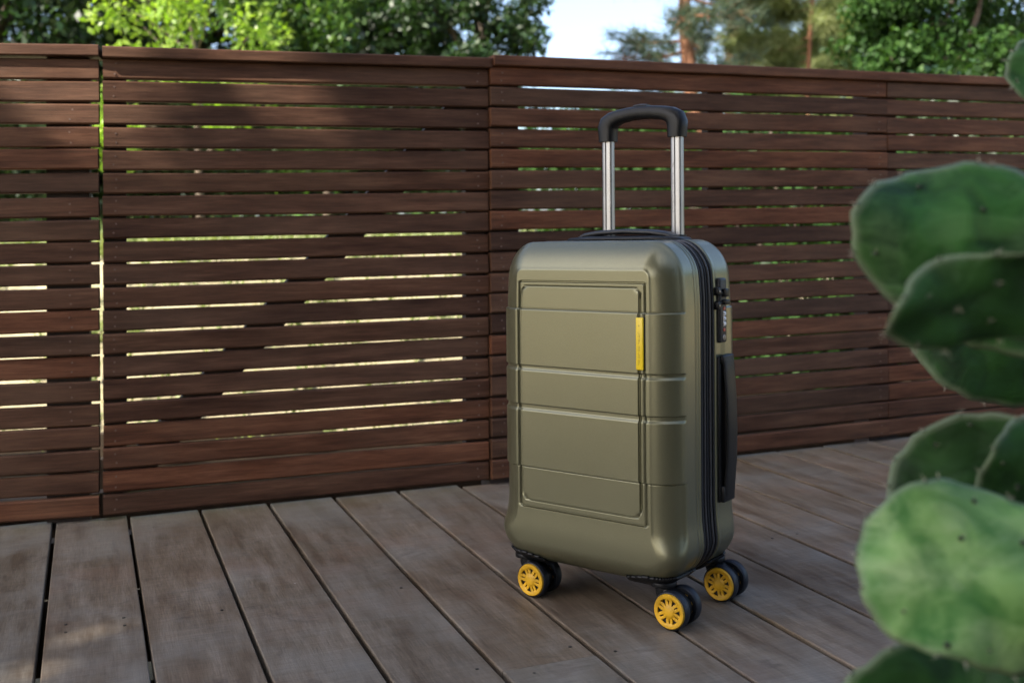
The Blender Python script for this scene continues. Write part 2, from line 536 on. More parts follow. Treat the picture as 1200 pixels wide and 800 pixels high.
# nail heads that show on the boards
nb_me = None
def nail(px, py, k):
    global nb_me
    p = on_ground(px, py)
    bd = boards[k][0]
    ac, bc = p.dot(nb), p.dot(tb)
    bm = bmesh.new()
    cyl(bm, (0, 0, 0), 0.0024, 0.0012, 'z', 12)
    if nb_me is None:
        o = bm_obj("nail", bm, M_NAIL, bd); nb_me = o
    else:
        bm.free(); o = linked(nb_me, "nail", bd)
    o.location = (ac - bd.location.x, bc - bd.location.y, 0.0004)
for px, py, k in ((77, 731, 0), (77, 740, 0), (145, 723, 0), (146, 732, 0), (559, 783, 4), (626, 788, 4), (470, 688, 4), (721, 763, 5), (668, 757, 6), (905, 630, 8), (934, 625, 8), (260, 714, 2)):
    nail(px, py, k)

# ------------------------------------------------------------------ the fence
SL_P = 0.0486; SL_H = 0.0434; SL_T = 0.019; NSL = 20; Z0 = 0.010
def dir_of(run):
    b = RUN[run][1]
    return Vector((1, b, 0)).normalized()
def rise(p, run):
    """coordinate along the run"""
    return (p - Vector((0, RUN[run][0], 0))).dot(dir_of(run))
def fence_root(name, run, s0):
    d = dir_of(run)
    p = Vector((0, RUN[run][0], 0)) + d*s0
    o = empty(name, p, math.atan2(d.y, d.x))
    return o
SCREW = [None]
def screw(par):
    if SCREW[0] is None:
        bm = bmesh.new(); cyl(bm, (0, 0, 0), 0.0021, 0.0012, 'y', 10)
        SCREW[0] = bm_obj("screw", bm, M_SCREW, par)
        return SCREW[0]
    return linked(SCREW[0], "screw", par)
def slats(root, x0, x1, seed, lean=LEAN, dz=0.0, screws=(), hgt=SL_H):
    r = random.Random(seed)
    for i in range(NSL):
        z = Z0 + i*SL_P + dz
        segs = 14
        V, F = bar_mesh(x1-x0, hgt, SL_T, 0.0034, segs)
        p1, p2, p3, p4 = (r.uniform(0, 6.28) for _ in range(4))
        a1, a2, a3 = r.uniform(0.0002, 0.0010), r.uniform(0.0002, 0.0008), r.uniform(0.0006, 0.0022)
        V2 = []
        for (x, y, zz) in V:
            u = x/1.1
            up_ = a1*math.sin(5.1*u+p1) + 0.4*a1*math.sin(13*u+p3) if zz > hgt/2 else a2*math.sin(4.3*u+p2) + 0.4*a2*math.sin(11*u+p4)
            V2.append((x, y + a3*math.sin(2.6*u+p3), zz + up_))
        o = mesh_obj("slat", V2, F, M_FENCE, root)
        o.location = (x0 + lean*z + r.uniform(-0.0008, 0.0008), r.uniform(-0.0012, 0.0012), z + r.uniform(-0.0006, 0.0006))
        o.rotation_euler = (r.uniform(-0.06, 0.05), r.uniform(-0.0012, 0.0012), r.uniform(-0.0006, 0.0006))
        for xx in screws:
            for zz in (0.011, 0.031):
                sc = screw(o)
                sc.location = (xx + r.uniform(-0.003, 0.003), -SL_T/2 - 0.0002, zz + r.uniform(-0.002, 0.002))
def cap_rail(root, x0, x1, ztop, depth=0.075, th=0.024):
    V, F = bar_mesh(x1-x0, th, depth, 0.0025)
    o = mesh_obj("cap_rail", V, F, M_FENCE, root)
    o.location = (x0 + LEAN*ztop, 0.012, ztop-th)
    return o
def upright(root, name, x0, x1, zb, zt, depth, yb):
    """vertical timber behind the slats, leaning with the fence"""
    V = []
    for z in (zb, zt):
        for (x, y) in ((x0, yb), (x1, yb), (x1, yb+depth), (x0, yb+depth)):
            V.append((x + LEAN*z, y, z))
    F = [(3, 2, 1, 0), (4, 5, 6, 7), (0, 1, 5, 4), (1, 2, 6, 5), (2, 3, 7, 6), (3, 0, 4, 7)]
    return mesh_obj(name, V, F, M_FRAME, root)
YB = SL_T/2 + 0.003

# left run: a fixed fence bay, cut off by the picture's edge
s_r = rise(on_run(118.0, 400, 0), 0) - LEAN*0.5
root = fence_root("slatted_fence", 0, s_r)
tag(root, "reddish brown slatted fence bay at far left, beside the bright vertical slit", "fence", "fence bays beside the gate")
slats(root, -2.3, 0.0, 1, screws=(2.3-0.055,))
cap_rail(root, -2.32, 0.001, 1.003)
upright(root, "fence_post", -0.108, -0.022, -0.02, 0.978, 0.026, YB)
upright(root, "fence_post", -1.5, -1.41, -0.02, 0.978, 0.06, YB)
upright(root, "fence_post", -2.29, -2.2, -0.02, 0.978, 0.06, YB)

# gate
s_l = rise(on_run(122.5, 400, 1), 1) - LEAN*0.5
s_r = rise(on_run(573, 400, 1), 1) - LEAN*0.5
root = fence_root("slatted_gate", 1, s_l)
GL = s_r - s_l
tag(root, "wide slatted wooden gate with a diagonal brace showing through its bright gaps", "gate")
slats(root, 0.0, GL, 2, screws=(0.024, GL-0.026))
cap_rail(root, -0.001, GL+0.004, 1.000)
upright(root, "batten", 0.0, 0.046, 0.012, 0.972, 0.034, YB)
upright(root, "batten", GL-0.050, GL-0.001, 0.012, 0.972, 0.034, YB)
# diagonal brace, its ends where it crosses the gaps in the photograph
def loc_gate(px, py):
    p = on_run(px, py, 1)
    return rise(p, 1) - s_l, p.z
xa, za = loc_gate(169, 540); xb, zb = loc_gate(505, 168)
sl = (zb-za)/(xb-xa)
hb = 0.031*math.hypot(1, sl)
pts = []
for x, sgn in ((xa - (za-0.05)/sl, -1), (xa - (za-0.05)/sl, 1)):
    pass
zlo, zhi = 0.03, 0.90
xlo = xa + (zlo-za)/sl; xhi = xa + (zhi-za)/sl
xlo = max(xlo, 0.05); zlo = za + (xlo-xa)*sl
hw = hb/abs(sl)
V = []
for y in (YB+0.001, YB+0.033):
    V += [(xlo-hw, y, zlo), (xlo+hw, y, zlo), (xhi+hw, y, zhi), (xhi-hw, y, zhi)]
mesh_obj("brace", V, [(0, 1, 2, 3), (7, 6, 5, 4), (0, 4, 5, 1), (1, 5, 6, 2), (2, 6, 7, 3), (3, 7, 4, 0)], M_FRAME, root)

# right run: two bays of slats under one cap
s_l = rise(on_run(576, 400, 2), 2) - LEAN*0.5
s_j = rise(on_run(1039, 300, 2), 2) - LEAN*0.7
root = fence_root("slatted_fence", 2, s_l)
tag(root, "long dark brown slatted fence behind the suitcase, running right to the cactus", "fence", "fence bays beside the gate")
JL = s_j - s_l
slats(root, 0.0, JL-0.0008, 3, LEAN, 0.0035, screws=(0.028, JL-0.028), hgt=0.0440)
slats(root, JL+0.0008, JL+2.6, 4, LEAN, 0.0035, hgt=0.0440)
cap_rail(root, 0.003, JL+2.6, 1.0055)
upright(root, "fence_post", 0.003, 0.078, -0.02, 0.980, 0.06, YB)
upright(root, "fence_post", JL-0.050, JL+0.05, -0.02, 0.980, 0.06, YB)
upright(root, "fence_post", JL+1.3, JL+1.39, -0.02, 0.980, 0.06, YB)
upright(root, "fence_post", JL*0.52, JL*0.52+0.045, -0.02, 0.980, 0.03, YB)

# ------------------------------------------------------------------ the suitcase
SC_YAW = -0.671; SC_LEAN = 0.0149
eu = Vector((math.cos(SC_YAW), math.sin(SC_YAW), 0)); ev = Vector((-math.sin(SC_YAW), math.cos(SC_YAW), 0))
UC = 0.1035
case = empty("suitcase", Vector((0.0164, 1.7997, 0)) + eu*UC, SC_YAW)
tag(case, "olive green hard shell suitcase on yellow wheels with its handle pulled up", "suitcase")
# local axes: x = along the front, y = front to back, z up.
def lean_mesh(o):
    for v in o.data.vertices:
        v.co.x += SC_LEAN*v.co.z
def sst(a, b, x):
    t = np.clip((x-a)/(b-a), 0, 1)
    return t*t*(3-2*t)
HW, ZB, ZT, RC, DEP = 0.1690, 0.058, 0.5765, 0.055, 0.205
ZC, HH = (ZB+ZT)/2, (ZT-ZB)/2
ZIP0, ZIP1 = 0.079, 0.122

def resample(poly, n_each):
    """poly = list of (r, v); returns arrays with n_each points per span"""
    R_, V_ = [], []
    for (a, b), n in zip(zip(poly[:-1], poly[1:]), n_each):
        for i in range(n):
            t = i/n
            R_.append(a[0]+(b[0]-a[0])*t); V_.append(a[1]+(b[1]-a[1])*t)
    R_.append(poly[-1][0]); V_.append(poly[-1][1])
    return np.array(R_), np.array(V_)

def profiles(kind):
    NP = 44
    if kind == 'front':
        # flat, crease, wide convex chamfer, crease (ridge), wall with two fine beads by the zip
        a = [(0.0, 0.0), (0.0125, 0.0)]
        n = [5]
        # chamfer as a shallow arc
        p0, p1 = np.array((0.0132, 0.0006)), np.array((0.0518, 0.0290))
        nn = np.array((0.0294, -0.0398)); nn = nn/np.linalg.norm(nn)
        for i in range(13):
            t = i/12
            q = p0*(1-t)+p1*t + nn*0.0046*4*t*(1-t)
            a.append(tuple(q)); n.append(1)
        a += [(0.0540, 0.0312), (0.0550, 0.0336), (0.0552, 0.0352)]; n += [1, 1, 1]
        a += [(0.0552, 0.062)]; n += [7]
        a += [(0.0546, 0.0630), (0.0546, 0.0645), (0.0553, 0.0655), (0.0553, 0.0690), (0.0546, 0.0700), (0.0546, 0.0715), (0.0556, 0.0728), (0.0556, 0.0770), (0.0545, ZIP0), (0.0515, ZIP0+0.001)]
        n += [1]*10
        r1, v1 = resample(a, n)
        # round corner
        rf = 0.034
        m = len(r1)
        # same number of samples: flat 6, arc 20, wall rest copied
        k0, k1 = 5, 20
        r2, v2 = r1.copy(), v1.copy()
        for i in range(m):
            if i <= k0:
                r2[i] = (RC-rf)*i/k0*0.98; v2[i] = 0
            elif i <= k1+4:
                t = (i-k0)/(k1+4-k0)*math.pi/2
                r2[i] = RC-rf + rf*math.sin(t); v2[i] = rf*(1-math.cos(t))
            elif v2[i] < 0.06:
                pass
        # wall samples after the arc must start below the arc's end
        lo = v2[k1+4]
        for i in range(k1+5, m):
            v2[i] = lo + (v1[i]-v1[k1+4])/(v1[-1]-v1[k1+4])*(v1[-1]-lo) if v1[i] < 0.062 else max(v1[i], lo)
        return r1, v1, r2, v2
    rf = 0.038
    a = [(0.0, 0.0), (RC-rf, 0.0)]; n = [4]
    for i in range(1, 15):
        t = i/14*math.pi/2
        a.append((RC-rf+rf*math.sin(t), rf*(1-math.cos(t)))); n.append(1)
    wall = DEP-ZIP1
    a += [(RC, wall-0.008), (RC+0.0006, wall-0.006), (RC+0.0006, wall-0.001), (RC-0.001, wall), (RC-0.0035, wall+0.001)]
    n += [8, 1, 1, 1, 1]
    r, v = resample(a, n)
    return r, v, r, v

FEAT_Z = [0.150, 0.1605, 0.2145, 0.3070, 0.3155, 0.3715, 0.3785, 0.4695, 0.507, 0.514]
FEAT_U = [-0.1181, 0.1181, -0.114, 0.110]
def axis_samples(half, feats, centre, step):
    s = list(np.arange(-half, half+1e-9, step)) + [half]
    for f in feats:
        s += list(np.arange(f-centre-0.0042, f-centre+0.0043, 0.0006))
    s = np.array(sorted(x for x in s if -half+1e-6 < x < half-1e-6))
    keep = [s[0]]
    for x in s[1:]:
        if x-keep[-1] > 0.00045: keep.append(x)
    return np.array(keep)

def sd_rrect(u, z, cu, cz, hu, hz, r):
    qx, qz = np.abs(u-cu)-hu+r, np.abs(z-cz)-hz+r
    return np.hypot(np.maximum(qx, 0), np.maximum(qz, 0)) + np.minimum(np.maximum(qx, qz), 0) - r

def dhw(z):
    return 0.0045*np.exp(-((z-0.112)/0.030)**2) - 0.0050*sst(0.47, 0.57, z)

def shell_grid(kind):
    r1, v1, r2, v2 = profiles(kind)
    rho = np.arange(len(r1), dtype=float)
    hi_u, hi_z = HW-RC, HH-RC
    if kind == 'front':
        iu, iz = axis_samples(hi_u, FEAT_U, 0, 0.004), axis_samples(hi_z, FEAT_Z, ZC, 0.004)
    else:
        iu, iz = axis_samples(hi_u, [], 0, 0.008), axis_samples(hi_z, [0.2145, 0.3045, 0.3155, 0.369, 0.3785, 0.4695], ZC, 0.006)
    # FEAT_U at 0.118 lies past hi_u (0.114): it falls on the flat of the profile
    gu = np.concatenate([-rho[::-1]-1e3, iu, rho+1e3]); gz = np.concatenate([-rho[::-1]-1e3, iz, rho+1e3])
    U, Z = np.meshgrid(gu, gz)
    du = np.where(np.abs(U) > 500, np.abs(U)-1e3, -1.0); dz = np.where(np.abs(Z) > 500, np.abs(Z)-1e3, -1.0)
    bu = np.where(np.abs(U) > 500, np.sign(U)*hi_u, U); bz = np.where(np.abs(Z) > 500, np.sign(Z)*hi_z, Z)
    ex, ez = np.maximum(du, 0), np.maximum(dz, 0)
    ri = np.maximum(ex, ez)
    nrm = np.hypot(ex, ez); nrm = np.where(nrm < 1e-9, 1, nrm)
    dx, dzv = np.sign(U)*ex/nrm, np.sign(Z)*ez/nrm
    ii = np.clip(ri.round().astype(int), 0, len(r1)-1)
    zz = bz + dzv*r1[ii] + ZC
    w = sst(0.140, 0.098, zz)           # 1 = smooth bottom form
    R_ = r1[ii]*(1-w) + r2[ii]*w
    Vd = v1[ii]*(1-w) + v2[ii]*w
    x = bu + dx*R_; z = bz + dzv*R_ + ZC
    grow = sst(0.10, 0.165, np.abs(x))
    x = x + np.sign(x)*grow*dhw(z)
    # the front swells a little over the wheels and pulls in under the body
    if kind == 'front':
        Vd = Vd - 0.0015*np.exp(-((z-0.108)/0.030)**2)*sst(0.05, 0.0, Vd)
    P = np.stack([x, Vd, z], -1)
    # thin out the bottom plate rise towards the middle
    if kind == 'front':
        g0 = np.gradient(P, axis=1); g1 = np.gradient(P, axis=0)
        nn = np.cross(g0, g1); nn /= np.linalg.norm(nn, axis=-1, keepdims=True)+1e-12
        # make normals point outwards (towards -v at the front)
        mid = nn[nn.shape[0]//2, nn.shape[1]//2]
        if mid[1] > 0: nn = -nn
        def edge(zz, a, h=0.0008): return sst(a-h, a+h, zz)
        mr = edge(z, 0.2145)*(1-edge(z, 0.4695, 0.0020))
        strips = edge(z, 0.3070, 0.0026)*(1-edge(z, 0.3155)) + edge(z, 0.3715, 0.0026)*(1-edge(z, 0.3785))
        D = 0.0030*mr - 0.0028*strips
        D *= sst(0.0325, 0.0295, Vd)
        D -= (0.0010*np.exp(-((z-0.4700)/0.0008)**2) + 0.0010*np.exp(-((z-0.2140)/0.0008)**2))*sst(0.0325, 0.0295, Vd)
        so = sd_rrect(x, z, 0.0, 0.332, 0.1181, 0.182, 0.003)
        D -= 0.0032*(1-sst(0.0007, 0.0019, np.abs(so)))*(Vd < 0.004)
        si = sd_rrect(x, z, -0.002, 0.33375, 0.112, 0.17325, 0.012)
        D -= 0.0020*(1-sst(0.0003, 0.0014, np.abs(si)))*(Vd < 0.004)
        # deep channel that carries the yellow tag, right edge of the inner panel
        ch = (1-sst(0.0018, 0.0030, np.abs(x-0.1100)))*sst(0.170, 0.174, z)*(1-sst(0.494, 0.499, z))
        D -= 0.0030*ch*(Vd < 0.004)
        P = P + nn*D[..., None]
    else:
        def edge(zz, a): return sst(a-0.0012, a+0.0012, zz)
        mr = edge(z, 0.2145)*(1-edge(z, 0.4695)) - edge(z, 0.3045)*(1-edge(z, 0.3155)) - edge(z, 0.369)*(1-edge(z, 0.3785))
        P[..., 0] += np.sign(x)*0.0030*mr*sst(0.15, 0.165, np.abs(x))*sst(0.062, 0.056, Vd)
        P[..., 1] = DEP - P[..., 1]
    return P

def grid_obj(name, P, m, parent, flip=False):
    ny, nx_ = P.shape[:2]
    idx = np.arange(ny*nx_).reshape(ny, nx_)
    a, b, c, d = idx[:-1, :-1], idx[:-1, 1:], idx[1:, 1:], idx[1:, :-1]
    F = np.stack([a, b, c, d] if not flip else [a, d, c, b], -1).reshape(-1, 4)
    o = mesh_obj(name, P.reshape(-1, 3), F, m, parent, smooth=True)
    return o

PF = shell_grid('front')
front = grid_obj("front_shell", PF, M_SHELL, case)
front["label"] = "olive front shell with grooved panel and raised bands"
bmx = bmesh.new(); bmx.from_mesh(front.data)
bmesh.ops.remove_doubles(bmx, verts=bmx.verts, dist=1e-6)
bmesh.ops.recalc_face_normals(bmx, faces=bmx.faces)
bmx.to_mesh(front.data); bmx.free()
front.data.polygons.foreach_set("use_smooth", [True]*len(front.data.polygons))
front.data.set_sharp_from_angle(angle=math.radians(48))
PR = shell_grid('rear')
rear = grid_obj("rear_shell", PR, M_SHELL, case, True)
bmx = bmesh.new(); bmx.from_mesh(rear.data)
bmesh.ops.remove_doubles(bmx, verts=bmx.verts, dist=1e-6)
bmesh.ops.recalc_face_normals(bmx, faces=bmx.faces)
bmx.to_mesh(rear.data); bmx.free()
rear.data.polygons.foreach_set("use_smooth", [True]*len(rear.data.polygons))
lean_mesh(front); lean_mesh(rear)

# outline of the body, for the zip band
def outline(n_arc=14, inset=0.0):
    pts = []
    hu, hz = HW-RC, HH-RC
    r = RC-inset
    corners = [(hu, hz, 0), (-hu, hz, 90), (-hu, -hz, 180), (hu, -hz, 270)]
    for (cx, cz, a0) in corners:
        for i in range(n_arc+1):
            a = math.radians(a0+90*i/n_arc)
            pts.append((cx+r*math.cos(a), cz+r*math.sin(a), math.cos(a), math.sin(a)))
        # straight run to the next corner
        nx2 = corners[(corners.index((cx, cz, a0))+1) % 4]
        a = math.radians(a0+90)
        e0 = (cx+r*math.cos(a), cz+r*math.sin(a)); e1 = (nx2[0]+r*math.cos(a), nx2[1]+r*math.sin(a))
        for i in range(1, 14):
            t = i/14
            pts.append((e0[0]+(e1[0]-e0[0])*t, e0[1]+(e1[1]-e0[1])*t, math.cos(a), math.sin(a)))
    return pts
def band(name, sect, m, parent):
    ol = outline()
    V, F = [], []
    n = len(sect)
    for (x, z, nx_, nz_) in ol:
        zz = z+ZC
        g = float(sst(0.10, 0.165, abs(x)))*math.copysign(1, x)*float(dhw(np.array(zz)))
        for (v, off) in sect:
            V.append((x+g+nx_*off, v, zz+nz_*off))
    k = len(ol)
    for i in range(k):
        for j in range(n-1):
            a, b = i*n+j, ((i+1) % k)*n+j
            F.append((a, a+1, b+1, b))
    o = mesh_obj(name, V, F, m, parent, smooth=True, auto=60)
    lean_mesh(o)
    return o
zb_ = band("zip_band", [(ZIP0-0.001, -0.006), (ZIP0, -0.0035), (0.083, -0.0030), (0.089, -0.0026), (0.095, -0.0030), (0.1025, -0.0042), (0.109, -0.0030), (0.115, -0.0028), (0.1195, -0.0032), (ZIP1, -0.0035), (ZIP1+0.001, -0.006)], M_ZIP, case)
for (c, r, off, m, nm) in ((0.0815, 0.0021, -0.0018, M_ZIP, "piping"), (0.0925, 0.0020, -0.0019, M_COIL, "zip_coil"), (0.1025, 0.0014, -0.0030, M_ZIP, "seam"), (0.1105, 0.0020, -0.0019, M_COIL, "zip_coil"), (0.1192, 0.0021, -0.0016, M_ZIP, "piping")):
    sect = [(c + r*math.cos(t), off + r*math.sin(t)) for t in np.linspace(math.pi, 0, 9)]
    band(nm, sect, m, zb_)

# yellow tag in the channel, on a black bed
bm = bmesh.new(); rbox(bm, (0.1118, 0.0006, 0.4237), (0.0150, 0.006, 0.0810), 0.0012, 2)
tagb = bm_obj("tag_bed", bm, M_BLACK, case, True, 40); lean_mesh(tagb)
bm = bmesh.new(); rbox(bm, (0.1118, -0.0022, 0.4237), (0.0128, 0.0062, 0.0785), 0.0016, 3)
tg = bm_obj("name_tag", bm, M_TAG, tagb, True, 40); lean_mesh(tg)
bm = bmesh.new()
r_ = random.Random(5)
z = 0.4500
cyl(bm, (0.1112, -0.0054, 0.4505), 0.0016, 0.0004, 'y', 3)
for i in range(10):
    z = 0.4400 - i*0.0052
    rbox(bm, (0.1100, -0.0054, z), (0.0006, 0.0005, 0.0034), 0, 1)
    rbox(bm, (0.1116, -0.0054, z + (0.0016 if i % 2 else -0.0016)), (0.0026, 0.0005, 0.0006), 0, 1)
    if i % 3: rbox(bm, (0.1126, -0.0054, z), (0.0006, 0.0005, 0.0030), 0, 1)
o = bm_obj("tag_lettering", bm, M_TAGTXT, tagb); lean_mesh(o)

# corner guards: strips of the shell's own surface at the bottom corners, set proud
def corner_guard(sgn, P, rear_side):
    ny, nx_ = P.shape[:2]
    g0 = np.gradient(P, axis=1); g1 = np.gradient(P, axis=0)
    nn = np.cross(g0, g1); nn /= np.linalg.norm(nn, axis=-1, keepdims=True)+1e-12
    c = np.array((0.0, DEP/2, ZC))
    s = np.sign(((P-c)*nn).sum(-1, keepdims=True)); nn = nn*s
    # decimate to the needed window
    lim = 0.0745 - 0.006*sst(0.12, 0.078, np.abs(P[..., 0]))
    inside = (P[..., 2] < lim) & (sgn*P[..., 0] > 0.078)
    Q = P + nn*0.0022
    near = inside.copy()
    near[1:] |= inside[:-1]; near[:-1] |= inside[1:]; near[:, 1:] |= inside[:, :-1]; near[:, :-1] |= inside[:, 1:]
    Q[..., 2] = np.where(near, np.minimum(Q[..., 2], lim), Q[..., 2])
    Q[..., 0] = np.where(near & (sgn*Q[..., 0] < 0.078), sgn*0.078, Q[..., 0])
    inside = near
    V, F, ids = [], [], {}
    def vid(i, j):
        if (i, j) not in ids:
            ids[(i, j)] = len(V); V.append(Q[i, j])
        return ids[(i, j)]
    for i in range(ny-1):
        for j in range(nx_-1):
            if inside[i, j] and inside[i+1, j] and inside[i, j+1] and inside[i+1, j+1]:
                F.append((vid(i, j), vid(i, j+1), vid(i+1, j+1), vid(i+1, j)))
    o = mesh_obj("corner_guard", V, F, M_BLACK, case, smooth=True)
    sd = o.modifiers.new("thick", 'SOLIDIFY'); sd.thickness = 0.004; sd.offset = 0
    lean_mesh(o)
for P_, rs_ in ((PF, False), (PR, True)):
    for sgn in (-1, 1):
        corner_guard(sgn, P_, rs_)

# underside
bm = bmesh.new()
rbox(bm, (0, 0.1025, 0.064), (0.22, 0.15, 0.008), 0.003, 2)
o = bm_obj("bottom_plate", bm, M_SHELL, case, True, 40); lean_mesh(o)

# casters
WR = 0.0285
def rim_mesh(r_out):
    """spoked cover: polar sheet with openings, given thickness"""
    bm = bmesh.new()
    nsec = 144
    rad = [0.0, 0.0058, 0.0072, 0.0084, 0.0103, 0.0122, 0.0141, 0.0160, 0.0178, 0.0194, 0.0210, r_out-0.0012, r_out]
    hgt = [-0.0020, -0.0020, -0.0014, -0.0004, 0.0, 0.0002, 0.0003, 0.0003, 0.0001, -0.0004, -0.0013, -0.0013, 0.0012]
    c = bm.verts.new((0, hgt[0], 0))
    rings = []
    for r, h in zip(rad[1:], hgt[1:]):
        rings.append([bm.verts.new((r*math.cos(2*math.pi*k/nsec), h, r*math.sin(2*math.pi*k/nsec))) for k in range(nsec)])
    for k in range(nsec):
        bm.faces.new((c, rings[0][(k+1) % nsec], rings[0][k]))
    for ri in range(len(rings)-1):
        rm_ = (rad[ri+1]+rad[ri+2])/2
        for k in range(nsec):
            ph = (k % 24) + 0.5
            half = 0.6 + 5.2*(rm_-0.0090)/(0.0186-0.0090)
            tri = 0.0084 < rm_ < 0.0194 and abs(ph-8.5) < half
            slit = 0.0103 < rm_ < 0.0178 and abs(ph-20.5) < 1.1
            if tri or slit: continue
            bm.faces.new((rings[ri][k], rings[ri][(k+1) % nsec], rings[ri+1][(k+1) % nsec], rings[ri+1][k]))
    return bm
def tyre_bm():
    bm = bmesh.new()
    n = 56
    prof = [(0.0150, 0.0065), (0.0240, 0.0074), (0.0262, 0.0076), (0.0278, 0.0062), (0.0285, 0.0035), (0.0285, -0.0035), (0.0278, -0.0062), (0.0262, -0.0072), (0.0255, -0.0062), (0.0246, -0.0058), (0.0150, -0.0052)]
    rings = [[bm.verts.new((r*math.cos(2*math.pi*k/n), y, r*math.sin(2*math.pi*k/n))) for k in range(n)] for (r, y) in prof]
    for a, b in zip(rings[:-1], rings[1:]):
        for k in range(n):
            bm.faces.new((a[k], a[(k+1) % n], b[(k+1) % n], b[k]))
    bm.faces.new(rings[0]); bm.faces.new(rings[-1][::-1])
    return bm
TRAIL = 0.024
def make_caster():
    bm = bmesh.new()
    # swivel plate, stem, and a drop-shaped carrier between the wheels
    cyl(bm, (0, 0, 0.0615), 0.0205, 0.007, 'z', 36, 0.0015)
    cyl(bm, (0, 0, 0.0540), 0.0125, 0.012, 'z', 28, 0.001)
    n = 30
    side = []
    for sgn in (-1, 1):
        ring = []
        for k in range(n):
            a = 2*math.pi*k/n
            x, z = TRAIL + 0.0205*math.cos(a), WR + 0.0205*math.sin(a)
            # pull the upper left part up to the stem
            t = max(0.0, math.cos(a - math.radians(138)))
            x += -0.016*t**3; z += 0.013*t**3
            ring.append(bm.verts.new((x, sgn*0.0085, z)))
        side.append(ring)
    for k in range(n):
        bm.faces.new((side[0][k], side[0][(k+1) % n], side[1][(k+1) % n], side[1][k]))
    bm.faces.new(side[0][::-1]); bm.faces.new(side[1])
    rbox(bm, (0.004, 0, 0.0490), (0.022, 0.022, 0.012), 0.003, 2)
    c = bm_obj("caster", bm, M_BLACK, case, True, 40)
    for sgn in (-1, 1):
        t = bm_obj("tyre", tyre_bm(), M_TYRE, c, True, 35)
        t.location = (TRAIL, sgn*0.0172, WR)
        if sgn > 0: t.rotation_euler = (0, 0, math.pi)
        rm = bm_obj("wheel_rim", rim_mesh(0.0246), M_YEL, c, True, 40)
        sd = rm.modifiers.new("thick", 'SOLIDIFY'); sd.thickness = 0.0022; sd.offset = 1
        rm.location = (TRAIL, sgn*(0.0172+0.0064), WR)
        if sgn > 0: rm.rotation_euler = (0, 0, math.pi)
        # yellow studs that show on the wheel's inner side
        bm2 = bmesh.new()
        for k in range(9):
            a = 2*math.pi*k/9
            rbox(bm2, (0.0185*math.cos(a), 0, 0.0185*math.sin(a)), (0.0032, 0.0012, 0.0048), 0.0003, 1, Matrix.Rotation(-a, 3, 'Y'))
        st = bm_obj("rim_stud", bm2, M_YEL, c); st["kind"] = "stuff"
        st.location = (TRAIL, sgn*(0.0172-0.0075), WR)
    return c
cst = make_caster()
cst.location = (-0.1275, 0.029, 0)
for i, (x, y, spin) in enumerate(((0.1310, 0.029, 0.35), (0.1310, 0.1835, 0.15), (-0.1275, 0.1835, 0.8))):
    c = copy_tree(cst, case)
    c.location = (x, y, 0)
    if i == 2: c.rotation_euler = (0, 0, math.radians(75))
    for ch in c.children:
        if ch.name.startswith(("wheel_rim", "rim_stud")):
            ch.rotation_euler = (0, spin, ch.rotation_euler.z)

# telescopic handle
PX, PY = 0.0680, 0.187
def loft(bm, secs, n=20, expo=3.0, caps=True):
    """secs: (centre, axis_a, half_a, axis_b, half_b); superellipse sections"""
    rings = []
    for (c, A, ha, B, hb2) in secs:
        ring = []
        for k in range(n):
            t = 2*math.pi*k/n
            ca, sa = math.cos(t), math.sin(t)
            p = Vector(c) + Vector(A)*(ha*math.copysign(abs(ca)**(2/expo), ca)) + Vector(B)*(hb2*math.copysign(abs(sa)**(2/expo), sa))
            ring.append(bm.verts.new(p))
        rings.append(ring)
    for a, b in zip(rings[:-1], rings[1:]):
        for k in range(n):
            bm.faces.new((a[k], a[(k+1) % n], b[(k+1) % n], b[k]))
    if caps:
        bm.faces.new(rings[0][::-1]); bm.faces.new(rings[-1])
hbm = bmesh.new()
# grip: two sleeves and an arched bar
G = []
pathp = [(-0.0680, 0.7455, 0.0146), (-0.0684, 0.7600, 0.0156), (-0.0684, 0.7690, 0.0168), (-0.0655, 0.7765, 0.0168), (-0.0570, 0.7828, 0.0138),
         (-0.0440, 0.7868, 0.0118), (-0.0220, 0.7897, 0.0114), (0.0, 0.7908, 0.0114)]
pathp = pathp + [(-x, z, h) for (x, z, h) in pathp[-2::-1]]
for i, (x, z, h) in enumerate(pathp):
    a = pathp[max(i-1, 0)]; b = pathp[min(i+1, len(pathp)-1)]
    t = Vector((b[0]-a[0], 0, b[1]-a[1])).normalized()
    nrm = Vector((-t.z, 0, t.x))
    if i in (0, len(pathp)-1): t = Vector((0, 0, 1 if i == 0 else -1)); nrm = Vector((-t.z, 0, 0))
    G.append(((x, PY, z), nrm, h, (0, 1, 0), 0.0150))
loft(hbm, G, 24, 2.8)
grip = bm_obj("telescopic_handle", hbm, M_BLACK, case, True, 60)
lean_mesh(grip)
bm = bmesh.new(); loft(bm, [((-0.013, PY, 0.8018), (0, 0, 1), 0.0022, (0, 1, 0), 0.0075), ((0.0, PY, 0.8026), (0, 0, 1), 0.0028, (0, 1, 0), 0.0085), ((0.013, PY, 0.8018), (0, 0, 1), 0.0022, (0, 1, 0), 0.0075)], 18, 2.4)
o = bm_obj("release_button", bm, M_DARK, grip, True, 50); lean_mesh(o)
